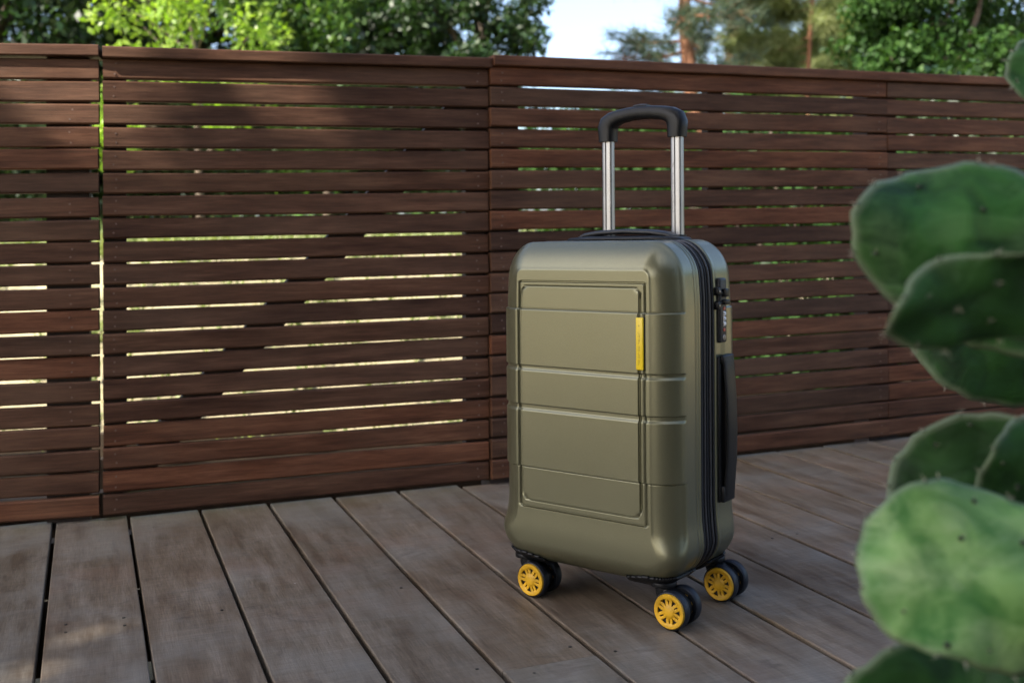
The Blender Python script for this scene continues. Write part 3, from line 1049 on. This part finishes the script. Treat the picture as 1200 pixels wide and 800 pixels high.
def pole_bm(x):
    bm = bmesh.new()
    # rounded tube section with a groove down its front face
    hw_, hd = 0.0104, 0.0075
    prof = []
    for k in range(32):
        t = 2*math.pi*k/32
        ca, sa = math.cos(t), math.sin(t)
        px_, py_ = hw_*math.copysign(abs(ca)**(2/3.4), ca), hd*math.copysign(abs(sa)**(2/3.4), sa)
        prof.append((px_, py_))
    front_i = [k for k, (a, b) in enumerate(prof) if b < -hd*0.9]
    out = []
    for k, (a, b) in enumerate(prof):
        out.append((a, b))
        if k == 23:
            out.append((-0.0018, -hd)); out.append((-0.0012, -hd+0.0022)); out.append((0.0004, -hd+0.0022)); out.append((0.0010, -hd))
    out = [p for k, p in enumerate(out) if not (k == 28 and False)]
    # drop the original centre-front vertex so the groove is clean
    out = [p for p in out if not (abs(p[0]) < 1e-6 and p[1] < 0)]
    rings = []
    for z in (0.565, 0.66, 0.748):
        rings.append([bm.verts.new((x+a, PY+b, z)) for (a, b) in out])
    n = len(out)
    for a, b in zip(rings[:-1], rings[1:]):
        for k in range(n):
            bm.faces.new((a[k], a[(k+1) % n], b[(k+1) % n], b[k]))
    return bm
for sgn in (-1, 1):
    o = bm_obj("handle_pole", pole_bm(sgn*PX), M_ALU, grip, True, 35); lean_mesh(o)
    bm = bmesh.new(); loft(bm, [((sgn*PX, PY, z), (1, 0, 0), 0.0140, (0, 1, 0), 0.0105) for z in (0.565, 0.584)], 20, 3.2)
    o = bm_obj("pole_collar", bm, M_BLACK, case, True, 50); lean_mesh(o)
# dark print down the right pole: a small mark and a line of lettering
bm = bmesh.new()
yy = PY-0.00755
def stroke(x, z, w, h): rbox(bm, (x, yy, z), (w, 0.0004, h), 0, 1)
stroke(PX-0.0045, 0.6985, 0.0022, 0.0060); stroke(PX-0.0035, 0.7010, 0.0012, 0.0050); stroke(PX-0.0058, 0.6972, 0.0012, 0.0030)
for i in range(13):
    z = 0.6850 - i*0.0052
    stroke(PX-0.0054, z, 0.0005, 0.0036)
    stroke(PX-0.0042, z + (0.0014 if i % 2 else -0.0012), 0.0022, 0.0005)
    if i % 3 == 0: stroke(PX-0.0030, z, 0.0005, 0.0034)
o = bm_obj("pole_lettering", bm, M_STEEL, grip); lean_mesh(o)

# top carry handle
bm = bmesh.new()
loft(bm, [((-0.118, 0.140, 0.5740), (0, 1, 0), 0.010, (0, 0, 1), 0.003), ((-0.105, 0.140, 0.5770), (0, 1, 0), 0.024, (0, 0, 1), 0.0045), ((-0.06, 0.140, 0.5790), (0, 1, 0), 0.028, (0, 0, 1), 0.0055),
          ((0.06, 0.140, 0.5790), (0, 1, 0), 0.028, (0, 0, 1), 0.0055), ((0.105, 0.140, 0.5770), (0, 1, 0), 0.024, (0, 0, 1), 0.0045), ((0.118, 0.140, 0.5740), (0, 1, 0), 0.010, (0, 0, 1), 0.003)], 24, 3)
th = bm_obj("top_handle", bm, M_BLACK, case, True, 50); lean_mesh(th)
bm = bmesh.new()
loft(bm, [((x, 0.140, z), (0, 1, 0), hv, (0, 0, 1), hz) for (x, z, hv, hz) in
          ((-0.092, 0.5800, 0.013, 0.004), (-0.080, 0.5850, 0.015, 0.0045), (-0.050, 0.5890, 0.016, 0.0045), (0.0, 0.5910, 0.016, 0.0045), (0.050, 0.5890, 0.016, 0.0045), (0.080, 0.5850, 0.015, 0.0045), (0.092, 0.5800, 0.013, 0.004))], 20, 3)
o = bm_obj("grip_strap", bm, M_DARK, th, True, 50); lean_mesh(o)

# side handle on the right-hand wall
XS = HW + 0.0022
bm = bmesh.new()
rbox(bm, (XS-0.0008, 0.1500, 0.2800), (0.006, 0.0400, 0.2280), 0.0025, 2)
sh = bm_obj("side_handle", bm, M_BLACK, case, True, 45); lean_mesh(sh)
bm = bmesh.new()
secs = []
for (z, o_, t_) in ((0.3930, 0.0040, 0.0035), (0.3860, 0.0062, 0.0034), (0.3650, 0.0076, 0.0034), (0.330, 0.0104, 0.0032), (0.280, 0.0116, 0.0032), (0.230, 0.0104, 0.0032), (0.200, 0.0076, 0.0034), (0.178, 0.0062, 0.0034), (0.168, 0.0040, 0.0035)):
    secs.append(((XS+o_, 0.1520, z), (1, 0, 0), t_, (0, 1, 0), 0.0165))
loft(bm, secs, 20, 3.2)
o = bm_obj("grip_strap", bm, M_BLACK, sh, True, 50); lean_mesh(o)
for zz_, hz_ in ((0.1790, 0.026), (0.3890, 0.014)):
    bm = bmesh.new(); rbox(bm, (XS+0.004, 0.1510, zz_), (0.008, 0.0370, hz_), 0.003, 2)
    o = bm_obj("handle_mount", bm, M_BLACK, sh, True, 45); lean_mesh(o)

# combination lock
XL = HW
bm = bmesh.new()
rbox(bm, (XL+0.0005, 0.1432, 0.4655), (0.0100, 0.0225, 0.1010), 0.0035, 3)
lk = bm_obj("combination_lock", bm, M_DARK, case, True, 45); lean_mesh(lk)
for i in range(3):
    bm = bmesh.new(); cyl(bm, (XL+0.0035, 0.1440, 0.4600-0.0080*i), 0.0046, 0.0062, 'y', 20, 0.0006)
    o = bm_obj("dial", bm, M_WHITE, lk, True, 40); lean_mesh(o)
for z in (0.4685, 0.4350):
    bm = bmesh.new(); rbox(bm, (XL+0.0052, 0.1440, z), (0.0030, 0.0062, 0.0052), 0.0006, 1)
    o = bm_obj("dial_marker", bm, M_RED, lk, True, 40); lean_mesh(o)
bm = bmesh.new(); cyl(bm, (XL+0.0052, 0.1440, 0.4230), 0.0048, 0.0024, 'x', 20, 0.0006)
rbox(bm, (XL+0.0066, 0.1440, 0.4230), (0.0008, 0.0014, 0.0052), 0, 1)
o = bm_obj("keyhole", bm, M_STEEL, lk, True, 40); lean_mesh(o)
bm = bmesh.new(); rbox(bm, (XL+0.0085, 0.1440, 0.4930), (0.0070, 0.0120, 0.0130), 0.002, 2)
rbox(bm, (XL+0.0075, 0.1440, 0.4785), (0.0110, 0.0150, 0.0075), 0.0015, 2)
o = bm_obj("lock_catch", bm, M_BLACK, lk, True, 40); lean_mesh(o)
for zc_ in (0.4960, 0.4740):
    bm = bmesh.new()
    rbox(bm, (XL+0.0035, 0.1255, zc_), (0.0090, 0.0090, 0.0130), 0.0025, 2)
    rbox(bm, (XL+0.0060, 0.1340, zc_ - (0.003 if zc_ > 0.48 else -0.003)), (0.0040, 0.0180, 0.0050), 0.0015, 2)
    o = bm_obj("zip_puller", bm, M_BLACK, zb_, True, 45); lean_mesh(o)
    bm = bmesh.new(); cyl(bm, (XL+0.0082, 0.1255, zc_), 0.0022, 0.0012, 'x', 14, 0.0003)
    o = bm_obj("puller_rivet", bm, M_STEEL, zb_, True, 40); lean_mesh(o)

# ------------------------------------------------------------------ prickly pear in the right foreground
M_C1 = cactus_mat("cactus_skin", (0.004, 0.030, 0.003), (0.024, 0.100, 0.014), (0.095, 0.200, 0.065), 0.5)
M_C2 = cactus_mat("cactus_skin_dark", (0.004, 0.020, 0.003), (0.016, 0.062, 0.009), (0.030, 0.090, 0.040), 0.3)
M_C3 = cactus_mat("cactus_skin_pale", (0.036, 0.130, 0.022), (0.165, 0.310, 0.090), (0.33, 0.45, 0.21), 0.65)
M_AREOLE = plastic("areole", (0.018, 0.030, 0.012), 0.8)
M_SPINE = plastic("spine", (0.46, 0.43, 0.32), 0.5)
def pad(name, parent, centre, normal, upv, a, b, th, m, cup=0.0, seed=0, wav=0.05, edge_m=None, n_ar=(4, 5), fold=0.0):
    """flattened oval pad. centre world pos; normal faces the viewer side; a half width, b half height"""
    r = random.Random(seed)
    nv = Vector(normal).normalized(); uv = (Vector(upv) - nv*Vector(upv).dot(nv)).normalized(); xv = uv.cross(nv).normalized()
    NR, NT = 18, 64
    ph = [r.uniform(0, 6.28) for _ in range(6)]
    am = [r.uniform(0.4, 1.0) for _ in range(6)]
    def outline_r(t):
        s = 1.0
        for k in range(5):
            s += wav*am[k]/(k+1.5)*math.sin((k+2)*t + ph[k])
        s += 0.012*math.cos(15*t+ph[5]) + 0.006*math.cos(23*t+ph[4])
        s *= 1.0 - 0.13*max(0, -math.sin(t))**3      # narrower toward the foot
        return s
    def mid(x, y):
        return cup*((x/a)**2*0.6 + (y/b)**2) + fold*math.tanh(3*(y/b)) * 0.5
    def surf(q, t, side):
        R_ = outline_r(t)
        x, y = a*R_*q*math.cos(t), b*R_*q*math.sin(t)
        h = th*0.5*(0.55*(1-q**2.5) + 0.45*(1-q**9)**0.5) if q < 1 else 0
        lump = 0.0032*math.sin(x*58+ph[0])*math.cos(y*52+ph[1])*(1-q**4) + 0.0022*math.sin(x*105+y*60+ph[2])*(1-q**4)
        w_ = 0.010*math.sin(3*t+ph[3])*q**3 + 0.006*math.sin(5*t+ph[4])*q**3
        return xv*x + uv*y + nv*(mid(x, y) + w_ + side*(h+lump*0.9))
    V, F = [], []
    for side in (1, -1):
        V.append(surf(0, 0, side))
        for i in range(1, NR+1):
            q = (i/NR)**0.8
            if side == -1 and i == NR: break
            for k in range(NT):
                V.append(surf(min(q, 1), 2*math.pi*k/NT, side))
    off = 1 + NR*NT
    for k in range(NT):
        F.append((0, 1+k, 1+(k+1) % NT))
    for i in range(NR-1):
        for k in range(NT):
            p, q = 1+i*NT+k, 1+i*NT+(k+1) % NT
            F.append((p, p+NT, q+NT, q))
    def bidx(i, k): return off+1+i*NT+k if i < NR-1 else 1+(NR-1)*NT+k
    for k in range(NT):
        F.append((off, bidx(0, (k+1) % NT), bidx(0, k)))
    for i in range(NR-1):
        for k in range(NT):
            F.append((bidx(i, k), bidx(i, (k+1) % NT), bidx(i+1, (k+1) % NT), bidx(i+1, k)))
    o = mesh_obj(name, V, F, m, parent, smooth=True)
    o.location = centre
    qs = []
    for side in (1, -1):
        qs.append(0.0)
        for i in range(1, NR+1):
            if side == -1 and i == NR: break
            qs += [max(0.0, ((i/NR)**0.8 - 0.93)/0.07)*0.75]*NT
    o.data.attributes.new("rim", 'FLOAT', 'POINT').data.foreach_set("value", qs)
    # areoles on the face, and round the rim
    bm = bmesh.new(); bs = bmesh.new()
    spots = []
    for i in range(n_ar[0]):
        for j in range(n_ar[1]):
            x = -1 + 2*(i + 0.5*(j % 2) + r.uniform(-0.15, 0.15))/(n_ar[0]-0.5); y = -1 + 2*(j+0.5+r.uniform(-0.15, 0.15))/n_ar[1]
            q = math.hypot(x, y)
            if q < 0.9 and r.random() < 0.7: spots.append((q, math.atan2(y, x), 1))
    for k in range(15):
        spots.append((0.985, 2*math.pi*(k+r.uniform(-0.4, 0.4))/15, 1))
    for (q, t, side) in spots:
        p = surf(q, t, side)
        e = r.uniform(0.0012, 0.0026) if q < 0.95 else 0.0010
        ret = bmesh.ops.create_icosphere(bm, subdivisions=1, radius=e)
        for v in ret['verts']: v.co = v.co*(0.9+0.3*r.random()) + p + nv*0.0004
        for s in range(3):
            d = (nv*(1.0 if q < 0.95 else 0.2) + xv*(r.uniform(-0.8, 0.8) + (math.cos(t) if q > 0.95 else 0)) + uv*(r.uniform(-0.8, 0.8) + (math.sin(t) if q > 0.95 else 0))).normalized()
            L = r.uniform(0.002, 0.006)
            tube(bs, [p, p+d*L], [0.0003, 0.0001], 4)
    ao = bm_obj("areole", bm, M_AREOLE, o, True); ao["kind"] = "stuff"
    so = bm_obj("spine", bs, M_SPINE, o); so["kind"] = "stuff"
    return o
cac = empty("prickly_pear", (0.72, 0.78, 0.0))
tag(cac, "prickly pear cactus with broad green pads leaning into the right foreground", "cactus")
cloc = cac.location.copy()
def at(px, py, depth):
    return Vector((0, 0, HC)) + ray(px, py)*depth - cloc
mpx = lambda n, depth: n/FPX*depth
def cpad(px, py, depth, hw_px, hh_px, normal, upv, m, seed, **kw):
    return pad("cactus_pad", cac, at(px, py, depth), normal, upv, mpx(hw_px, depth), mpx(hh_px, depth), kw.pop("th", 0.014), m, seed=seed, **kw)
cpad(1150, 302, 0.80, 150, 116, (-0.25, -1, 0.25), (0.50, 0, 0.86), M_C1, 3, cup=-0.010, wav=0.07)
cpad(1172, 346, 0.72, 136, 66, (0.0, -1, -0.30), (-0.22, -0.3, 1), M_C2, 8, cup=0.010, wav=0.05)
cpad(1190, 370, 1.10, 126, 126, (-0.1, -1, -0.1), (0.2, 0, 1), M_C2, 12, wav=0.02, th=0.02)
cpad(1170, 590, 0.86, 122, 112, (-0.3, -1, 0.05), (0.25, 0, 1), M_C2, 21, cup=0.014, wav=0.04)
cpad(1235, 575, 0.82, 88, 90, (-0.2, -1, 0.1), (0, 0, 1), M_C2, 22, wav=0.04)
cpad(1143, 675, 0.75, 135, 116, (-0.15, -1, 0.55), (0.1, 0.5, 1), M_C3, 33, cup=-0.010, wav=0.05)
cpad(1116, 862, 0.80, 138, 112, (-0.1, -1, 0.1), (0.1, 0, 1), M_C2, 41, wav=0.05)
cpad(1256, 88, 1.0, 74, 58, (-0.3, -1, 0.1), (0.4, 0, 1), M_C1, 52, wav=0.05)
# the plant's body out of frame: older pads from the soil up
pad("cactus_pad", cac, Vector((0.0, 0.02, 0.13)), (-0.4, -1, 0), (0, 0, 1), 0.11, 0.15, 0.05, M_C2, seed=61)
pad("cactus_pad", cac, Vector((-0.03, 0.03, 0.38)), (-0.2, -1, 0.1), (-0.1, 0, 1), 0.11, 0.15, 0.04, M_C2, seed=62)
pad("cactus_pad", cac, Vector((-0.16, -0.02, 0.16)), (-0.3, -1, 0.2), (-0.7, 0, 1), 0.10, 0.15, 0.04, M_C2, seed=63)
pad("cactus_pad", cac, Vector((-0.06, 0.06, 0.60)), (-0.2, -1, 0.1), (-0.1, 0, 1), 0.10, 0.14, 0.035, M_C1, seed=64)

# ------------------------------------------------------------------ trees
BARK_G = bark_mat("grey_brown_bark", (0.055, 0.042, 0.032), (0.150, 0.115, 0.085))
BARK_P = bark_mat("orange_pine_bark", (0.130, 0.058, 0.030), (0.320, 0.150, 0.080))
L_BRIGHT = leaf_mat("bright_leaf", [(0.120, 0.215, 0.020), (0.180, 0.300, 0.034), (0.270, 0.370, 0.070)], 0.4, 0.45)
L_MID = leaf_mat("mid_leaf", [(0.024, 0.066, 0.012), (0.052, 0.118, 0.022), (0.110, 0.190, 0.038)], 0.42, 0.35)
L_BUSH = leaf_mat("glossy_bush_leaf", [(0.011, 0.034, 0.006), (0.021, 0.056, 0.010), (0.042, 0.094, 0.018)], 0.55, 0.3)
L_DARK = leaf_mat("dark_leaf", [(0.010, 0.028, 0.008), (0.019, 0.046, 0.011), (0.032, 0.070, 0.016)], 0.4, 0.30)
L_PINE = leaf_mat("pine_needle", [(0.045, 0.080, 0.055), (0.070, 0.110, 0.075), (0.120, 0.120, 0.070)], 0.5, 0.2)
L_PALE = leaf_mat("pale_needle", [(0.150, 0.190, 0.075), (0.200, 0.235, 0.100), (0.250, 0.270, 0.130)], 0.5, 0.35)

def leaf_cloud(centres, n, size, aspect, g, droop=0.3, spread=None):
    """diamond leaves scattered in blobs. centres: (c, radii) ; returns V, F"""
    V = np.zeros((n*4, 3)); F = np.arange(n*4).reshape(n, 4)
    cs = np.array([c for c, r in centres]); rs = np.array([r for c, r in centres])
    wgt = rs.prod(1)**0.67; pick = g.choice(len(cs), n, p=wgt/wgt.sum())
    d = g.normal(size=(n, 3)); d /= np.linalg.norm(d, axis=1, keepdims=True)
    rad = g.random(n)**0.42
    P = cs[pick] + d*rs[pick]*rad[:, None]
    ax = g.normal(size=(n, 3)); ax[:, 2] -= droop*2; ax /= np.linalg.norm(ax, axis=1, keepdims=True)
    nr = g.normal(size=(n, 3)) + d*0.8 + np.array((0, 0, 0.7)); sd = np.cross(ax, nr); sd /= np.linalg.norm(sd, axis=1, keepdims=True)+1e-9
    s = size*(0.65+0.7*g.random(n))[:, None]
    bend = np.cross(sd, ax)*s*0.12
    V[0::4] = P; V[1::4] = P + ax*s*0.5 + sd*s*aspect*0.5 + bend; V[2::4] = P + ax*s; V[3::4] = P + ax*s*0.5 - sd*s*aspect*0.5 + bend
    return V, F

def fast_mesh(name, V, F, m, parent):
    me = bpy.data.meshes.new(name)
    V = np.asarray(V, np.float32); F = np.asarray(F, np.int32)
    nf, k = F.shape
    me.vertices.add(len(V)); me.vertices.foreach_set("co", V.ravel())
    me.loops.add(nf*k); me.loops.foreach_set("vertex_index", F.ravel())
    me.polygons.add(nf); me.polygons.foreach_set("loop_start", np.arange(0, nf*k, k, dtype=np.int32))
    me.update(calc_edges=True)
    me.materials.append(m)
    o = bpy.data.objects.new(name, me); COL.objects.link(o); o.parent = parent
    return o

def limbs(bm, base, top, r0, r1, blobs, r, bend=0.15, n=9):
    base, top = Vector(base), Vector(top)
    pts, rad = [], []
    for i in range(8):
        t = i/7
        p = base.lerp(top, t) + Vector((math.sin(t*3+r.random())*bend*t, math.cos(t*2.3)*bend*t*0.6, 0))
        pts.append(p); rad.append(r0*(1-t)+r1*t + (0.35*r0*(1-t)**8))
    tube(bm, pts, rad, n)
    for c in blobs:
        c = Vector(c)
        i = min(6, max(2, int(7*max(0.2, min(0.95, (c.z-base.z)/(top.z-base.z+1e-6)*0.8)))))
        s = pts[i]
        mid_ = s.lerp(c, 0.5) + Vector((r.uniform(-.1, .1), r.uniform(-.1, .1), r.uniform(0.0, .15)*(c-s).length))
        tube(bm, [s, s.lerp(mid_, 0.5), mid_, mid_.lerp(c, 0.6), c], [rad[i]*0.5, rad[i]*0.42, rad[i]*0.32, rad[i]*0.2, rad[i]*0.08], 6)

def broad_tree(name, x, y, h, crown_lo, cr_, nblob, nleaf, size, m, seed, label, group=None, asp=0.55, lean=(0, 0), trunk_r=0.10, bark=None, cat="tree", hollow=None, blob=(0.22, 0.40)):
    r = random.Random(seed); g = np.random.default_rng(seed)
    root = empty(name, (x, y, gz(x, y) - 0.03)); tag(root, label, cat, group); GZ = root.location.z
    H = h - GZ
    blobs = []
    for i in range(nblob):
        a = r.uniform(0, 6.283); q = math.sqrt(r.random())
        zc = crown_lo - GZ + (H - crown_lo + GZ)*r.uniform(0.05, 0.92)
        fr = math.sin(math.pi*min(0.98, max(0.10, (zc-crown_lo+GZ)/(H-crown_lo+GZ)*0.85+0.12)))
        c = (lean[0]+cr_*q*fr*math.cos(a), lean[1]+cr_*q*fr*math.sin(a), zc)
        s = cr_*r.uniform(*blob)
        blobs.append((c, (s, s, s*r.uniform(0.6, 0.95))))
    if hollow is not None:
        blobs = [b for b in blobs if hollow(b)]
    V, F = leaf_cloud(blobs, nleaf, size, asp, g)
    bm = bmesh.new()
    limbs(bm, (0, 0, -0.05), (lean[0]*0.7, lean[1]*0.7, H*0.86), trunk_r, trunk_r*0.25, [b[0] for b in blobs[:14]], r)
    bm_obj("trunk", bm, bark or BARK_G, root, True)
    fast_mesh("crown", V, F, m, root)
    return root

def needle_cloud(tufts, per, L, w, g):
    n = len(tufts)*per
    C = np.repeat(np.array([t[0] for t in tufts]), per, 0); D = np.repeat(np.array([t[1] for t in tufts]), per, 0)
    d = g.normal(size=(n, 3)) + D*1.3; d /= np.linalg.norm(d, axis=1, keepdims=True)
    C = C + D*(g.random(n)[:, None]-0.5)*L*1.2
    sd = np.cross(d, g.normal(size=(n, 3))); sd /= np.linalg.norm(sd, axis=1, keepdims=True)
    l = L*(0.7+0.5*g.random(n))[:, None]
    V = np.zeros((n*3, 3)); V[0::3] = C - sd*w; V[1::3] = C + sd*w; V[2::3] = C + d*l
    return V, np.arange(n*3).reshape(n, 3)

def pine_tree(name, x, y, h, r0, branch_lo, nbr, reach, m, seed, label, group=None, per=26, L=0.16, w=0.0035, dirs=None, sag=-0.1, tuft_n=9):
    r = random.Random(seed); g = np.random.default_rng(seed)
    root = empty(name, (x, y, gz(x, y) - 0.03)); tag(root, label, "tree", group); GZ = root.location.z
    H = h - GZ
    bm = bmesh.new()
    pts = [Vector((0.06*math.sin(i*0.9+seed), 0.05*math.cos(i*1.3), H*i/9 - 0.05)) for i in range(10)]
    tube(bm, pts, [r0*(1-0.75*i/9)+0.3*r0*max(0, 1-i)**3 for i in range(10)], 12)
    tufts = []
    for b in range(nbr):
        t = b/(nbr-1) if nbr > 1 else 0
        z0 = branch_lo - GZ + (H*0.97 - branch_lo + GZ)*t
        a = r.uniform(0, 6.283) if dirs is None else r.choice(dirs) + r.uniform(-0.5, 0.5)
        ln = reach*(1-0.6*t)*r.uniform(0.6, 1.1)
        i = min(8, int(z0/H*9)); s = pts[i].lerp(pts[i+1], z0/H*9-i)
        dirv = Vector((math.cos(a), math.sin(a), sag+0.25*t+r.uniform(-0.12, 0.15)))
        bp = [s + dirv*ln*q + Vector((0, 0, -0.10*ln*q*(1-q)*2 + r.uniform(-0.02, 0.02))) for q in (0, 0.33, 0.66, 1)]
        tube(bm, bp, [r0*0.2, r0*0.14, r0*0.09, r0*0.04], 6)
        for k in range(tuft_n):
            q = 0.3+0.7*r.random()
            p = bp[0].lerp(bp[3], q) + Vector((r.uniform(-.25, .25), r.uniform(-.25, .25), r.uniform(-.34, .22)))*ln*0.62*(0.4+q)
            d = Vector((math.cos(a)+r.uniform(-.6, .6), math.sin(a)+r.uniform(-.6, .6), r.uniform(-0.1, 0.7))).normalized()
            tufts.append((tuple(p), tuple(d)))
            tube(bm, [bp[0].lerp(bp[3], q*0.9), p], [r0*0.045, r0*0.025], 4)
    bm_obj("trunk", bm, BARK_P, root, True)
    V, F = needle_cloud(tufts, per, L, w, g)
    fast_mesh("crown", V, F, m, root)
    return root
def X(px, d): return (px-600)/FPX*d

# beyond the fence, left to right
BG = "trees beyond the fence"
broad_tree("leafy_tree", X(-10, 8.6), 8.6, 3.9, 0.75, 1.35, 120, 34000, 0.075, L_DARK, 101, "dark leafy tree at the far left behind the fence bay", BG)
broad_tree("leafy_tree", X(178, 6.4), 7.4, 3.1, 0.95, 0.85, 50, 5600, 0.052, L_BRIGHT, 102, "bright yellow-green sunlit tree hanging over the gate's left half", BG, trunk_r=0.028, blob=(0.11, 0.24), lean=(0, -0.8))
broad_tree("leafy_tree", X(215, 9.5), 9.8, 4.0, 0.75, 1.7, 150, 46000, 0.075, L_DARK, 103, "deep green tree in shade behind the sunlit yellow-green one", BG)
broad_tree("leafy_tree", X(355, 7.6), 8.6, 3.2, 0.9, 0.62, 52, 11000, 0.055, L_MID, 104, "mid green leafy tree above the gate's right half", BG, trunk_r=0.035, lean=(0, -0.8))
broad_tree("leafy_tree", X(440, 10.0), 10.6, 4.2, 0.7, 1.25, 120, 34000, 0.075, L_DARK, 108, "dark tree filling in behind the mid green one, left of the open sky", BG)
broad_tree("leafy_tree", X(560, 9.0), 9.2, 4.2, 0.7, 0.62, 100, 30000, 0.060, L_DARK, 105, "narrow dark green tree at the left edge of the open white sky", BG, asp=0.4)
broad_tree("leafy_tree", X(1115, 7.6), 7.8, 3.3, 0.0, 0.60, 100, 26000, 0.052, L_BUSH, 106, "glossy green bush rising above the fence's right end", BG, asp=0.6)
broad_tree("leafy_tree", X(1240, 8.8), 8.8, 4.4, 0.2, 0.90, 110, 30000, 0.065, L_DARK, 107, "dark tree with a brown trunk in the top right corner behind the fence", BG)
pine_tree("pine_tree", X(815, 10.5), 10.5, 5.0, 0.105, 1.2, 44, 1.1, L_PINE, 201, "orange barked pine right of the open sky above the handle", BG, tuft_n=26, per=40, L=0.15)
pine_tree("pine_tree", X(872, 14.0), 14.5, 5.4, 0.085, 0.9, 48, 1.3, L_PINE, 202, "blue-green pine behind the orange barked one", BG, tuft_n=24, per=40, L=0.17)
pine_tree("pine_tree", X(955, 11.0), 11.0, 5.0, 0.035, 0.5, 60, 1.0, L_PALE, 203, "pale green sunlit pine between the orange barked pine and the bush", BG, per=44, L=0.18, w=0.005, tuft_n=34)
pine_tree("pine_tree", X(1025, 13.0), 13.0, 5.4, 0.05, 0.5, 64, 1.5, L_PALE, 204, "pale feathery pine farther back over the fence's right part", BG, per=46, L=0.22, w=0.007, tuft_n=36)
# a far wood closing the horizon, one mass
g = np.random.default_rng(31)
blobs = []
for i in range(150):
    a = g.uniform(-1.25, 1.25); d = g.uniform(24, 34)
    px = 600 + math.tan(a)*FPX
    hmax = 1.2 if 630 < px < 790 else g.uniform(2.5, 7.5)
    blobs.append(((d*math.sin(a), d*math.cos(a), GZ + g.uniform(0.3, 1.0)*hmax*0.7), (1.8, 1.8, 0.8 if hmax < 2 else 1.5)))
V, F = leaf_cloud(blobs, 26000, 0.34, 0.6, g)
far = fast_mesh("distant_wood", V, F, L_MID, None)
tag(far, "distant green wood glimpsed through the fence gaps", "wood", kind="stuff")
# dry grass tufts on the bank: they break the light in the gaps
g = np.random.default_rng(55)
tf = []
for i in range(900):
    x, y = g.uniform(-4.5, 1.0), g.uniform(3.6, 6.6)
    tf.append(((x, y, gz(x, y)), (g.uniform(-.25, .25), g.uniform(-.25, .25), 1.0)))
V, F = needle_cloud(tf, 16, 0.13, 0.006, g)
tag(fast_mesh("bank_grass", V, F, L_PALE, None), "pale grass tufts on the bank seen through the gate's gaps", "grass", kind="stuff")
# low shrubs just beyond the right run of fence: green specks in its gaps
for i, (px, d, h, m, lab) in enumerate(((905, 5.2, 1.25, L_BUSH, "low green shrub seen through the gaps right of the suitcase"), (1080, 5.6, 1.3, L_DARK, "low dark shrub seen through the gaps behind the cactus"), (760, 6.4, 1.28, L_BUSH, "low green shrub seen through the gaps behind the suitcase"), (655, 6.8, 1.3, L_BUSH, "low green shrub seen through the gaps left of the suitcase handle"))):
    broad_tree("garden_shrub", X(px, d), d, h, -0.3, 0.75, 40, 12000, 0.055, m, 300+i, lab, "shrubs beyond the fence", trunk_r=0.03, cat="shrub")

# ------------------------------------------------------------------ the shade tree behind the camera
r = random.Random(77); g = np.random.default_rng(77)
shade = empty("shade_tree", (-3.6, -3.4, GZ))
tag(shade, "large leafy tree behind the camera that shades the deck", "tree")
so = Vector((-3.6, -3.4, GZ))
blobs = []
for i in range(20):
    for j in range(26):
        tx = -2.4 + 5.1*(i+r.random())/20; ty = -2.6 + (5.82 + 0.34*tx)*(j+r.random())/26
        c = Vector((tx, ty, 0)) + SUN_DIR*r.uniform(6.4, 8.2)
        blobs.append((tuple(c-so), (0.55, 0.55, 0.34)))
V, F = leaf_cloud(blobs, 100000, 0.15, 0.62, g)
# openings in the crown: the flecks of sun that fall on the fence and deck
C = V.reshape(-1, 4, 3).mean(1) + np.array(so)
S = np.array(SUN_DIR)
keep = np.ones(len(C), bool)
for (px, py, run, rad) in ((95, 92, 0, 0.030), (82, 112, 0, 0.030), (100, 60, 0, 0.040), (30, 56, 0, 0.035), (130, 60, 1, 0.02), (316, 66, 1, 0.030), (292, 94, 1, 0.014)):
    p = np.array(on_run(px, py, run))
    dlt = C - p
    along = dlt @ S
    perp = np.linalg.norm(dlt - along[:, None]*S, axis=1)
    keep &= ~(perp < rad + 0.082)
for (px, py, rad) in ((112, 735, 0.000), (8, 792, 0.004)):
    p = np.array(on_ground(px, py)); dlt = C - p; along = dlt @ S
    keep &= ~(np.linalg.norm(dlt - along[:, None]*S, axis=1) < rad + 0.064)
F = F[keep]
used = np.unique(F); remap = np.zeros(len(V), int); remap[used] = np.arange(len(used))
fast_mesh("crown", V[used], remap[F], L_MID, shade)
bm = bmesh.new()
limbs(bm, (0, 0, -0.05), (0.2, 0.4, 6.0), 0.20, 0.05, [b[0] for b in blobs[:26]], r)
bm_obj("trunk", bm, BARK_G, shade, True)

# unseen foliage added behind the camera to block light and darken reflections
g = np.random.default_rng(91)
added_hedge = empty("added_hedge", (1.6, -2.7, GZ)); tag(added_hedge, "unseen dark foliage screen added behind the camera to block light", "added_hedge")
blobs = [((x, g.uniform(-.2, .2), z), (0.36, 0.3, 0.3)) for x in np.arange(-2.9, 2.4, 0.32) for z in np.arange(0.15, 4.0, 0.35)]
V, F = leaf_cloud(blobs, 32000, 0.12, 0.6, g)
fast_mesh("foliage", V, F, L_DARK, added_hedge)
bm = bmesh.new()
for x in np.arange(-2.7, 2.4, 0.6):
    tube(bm, [(x, 0, -0.05), (x+0.05, 0.03, 1.2), (x, 0, 3.7)], [0.035, 0.025, 0.01], 6)
o = bm_obj("stem", bm, BARK_G, added_hedge); o["kind"] = "stuff"
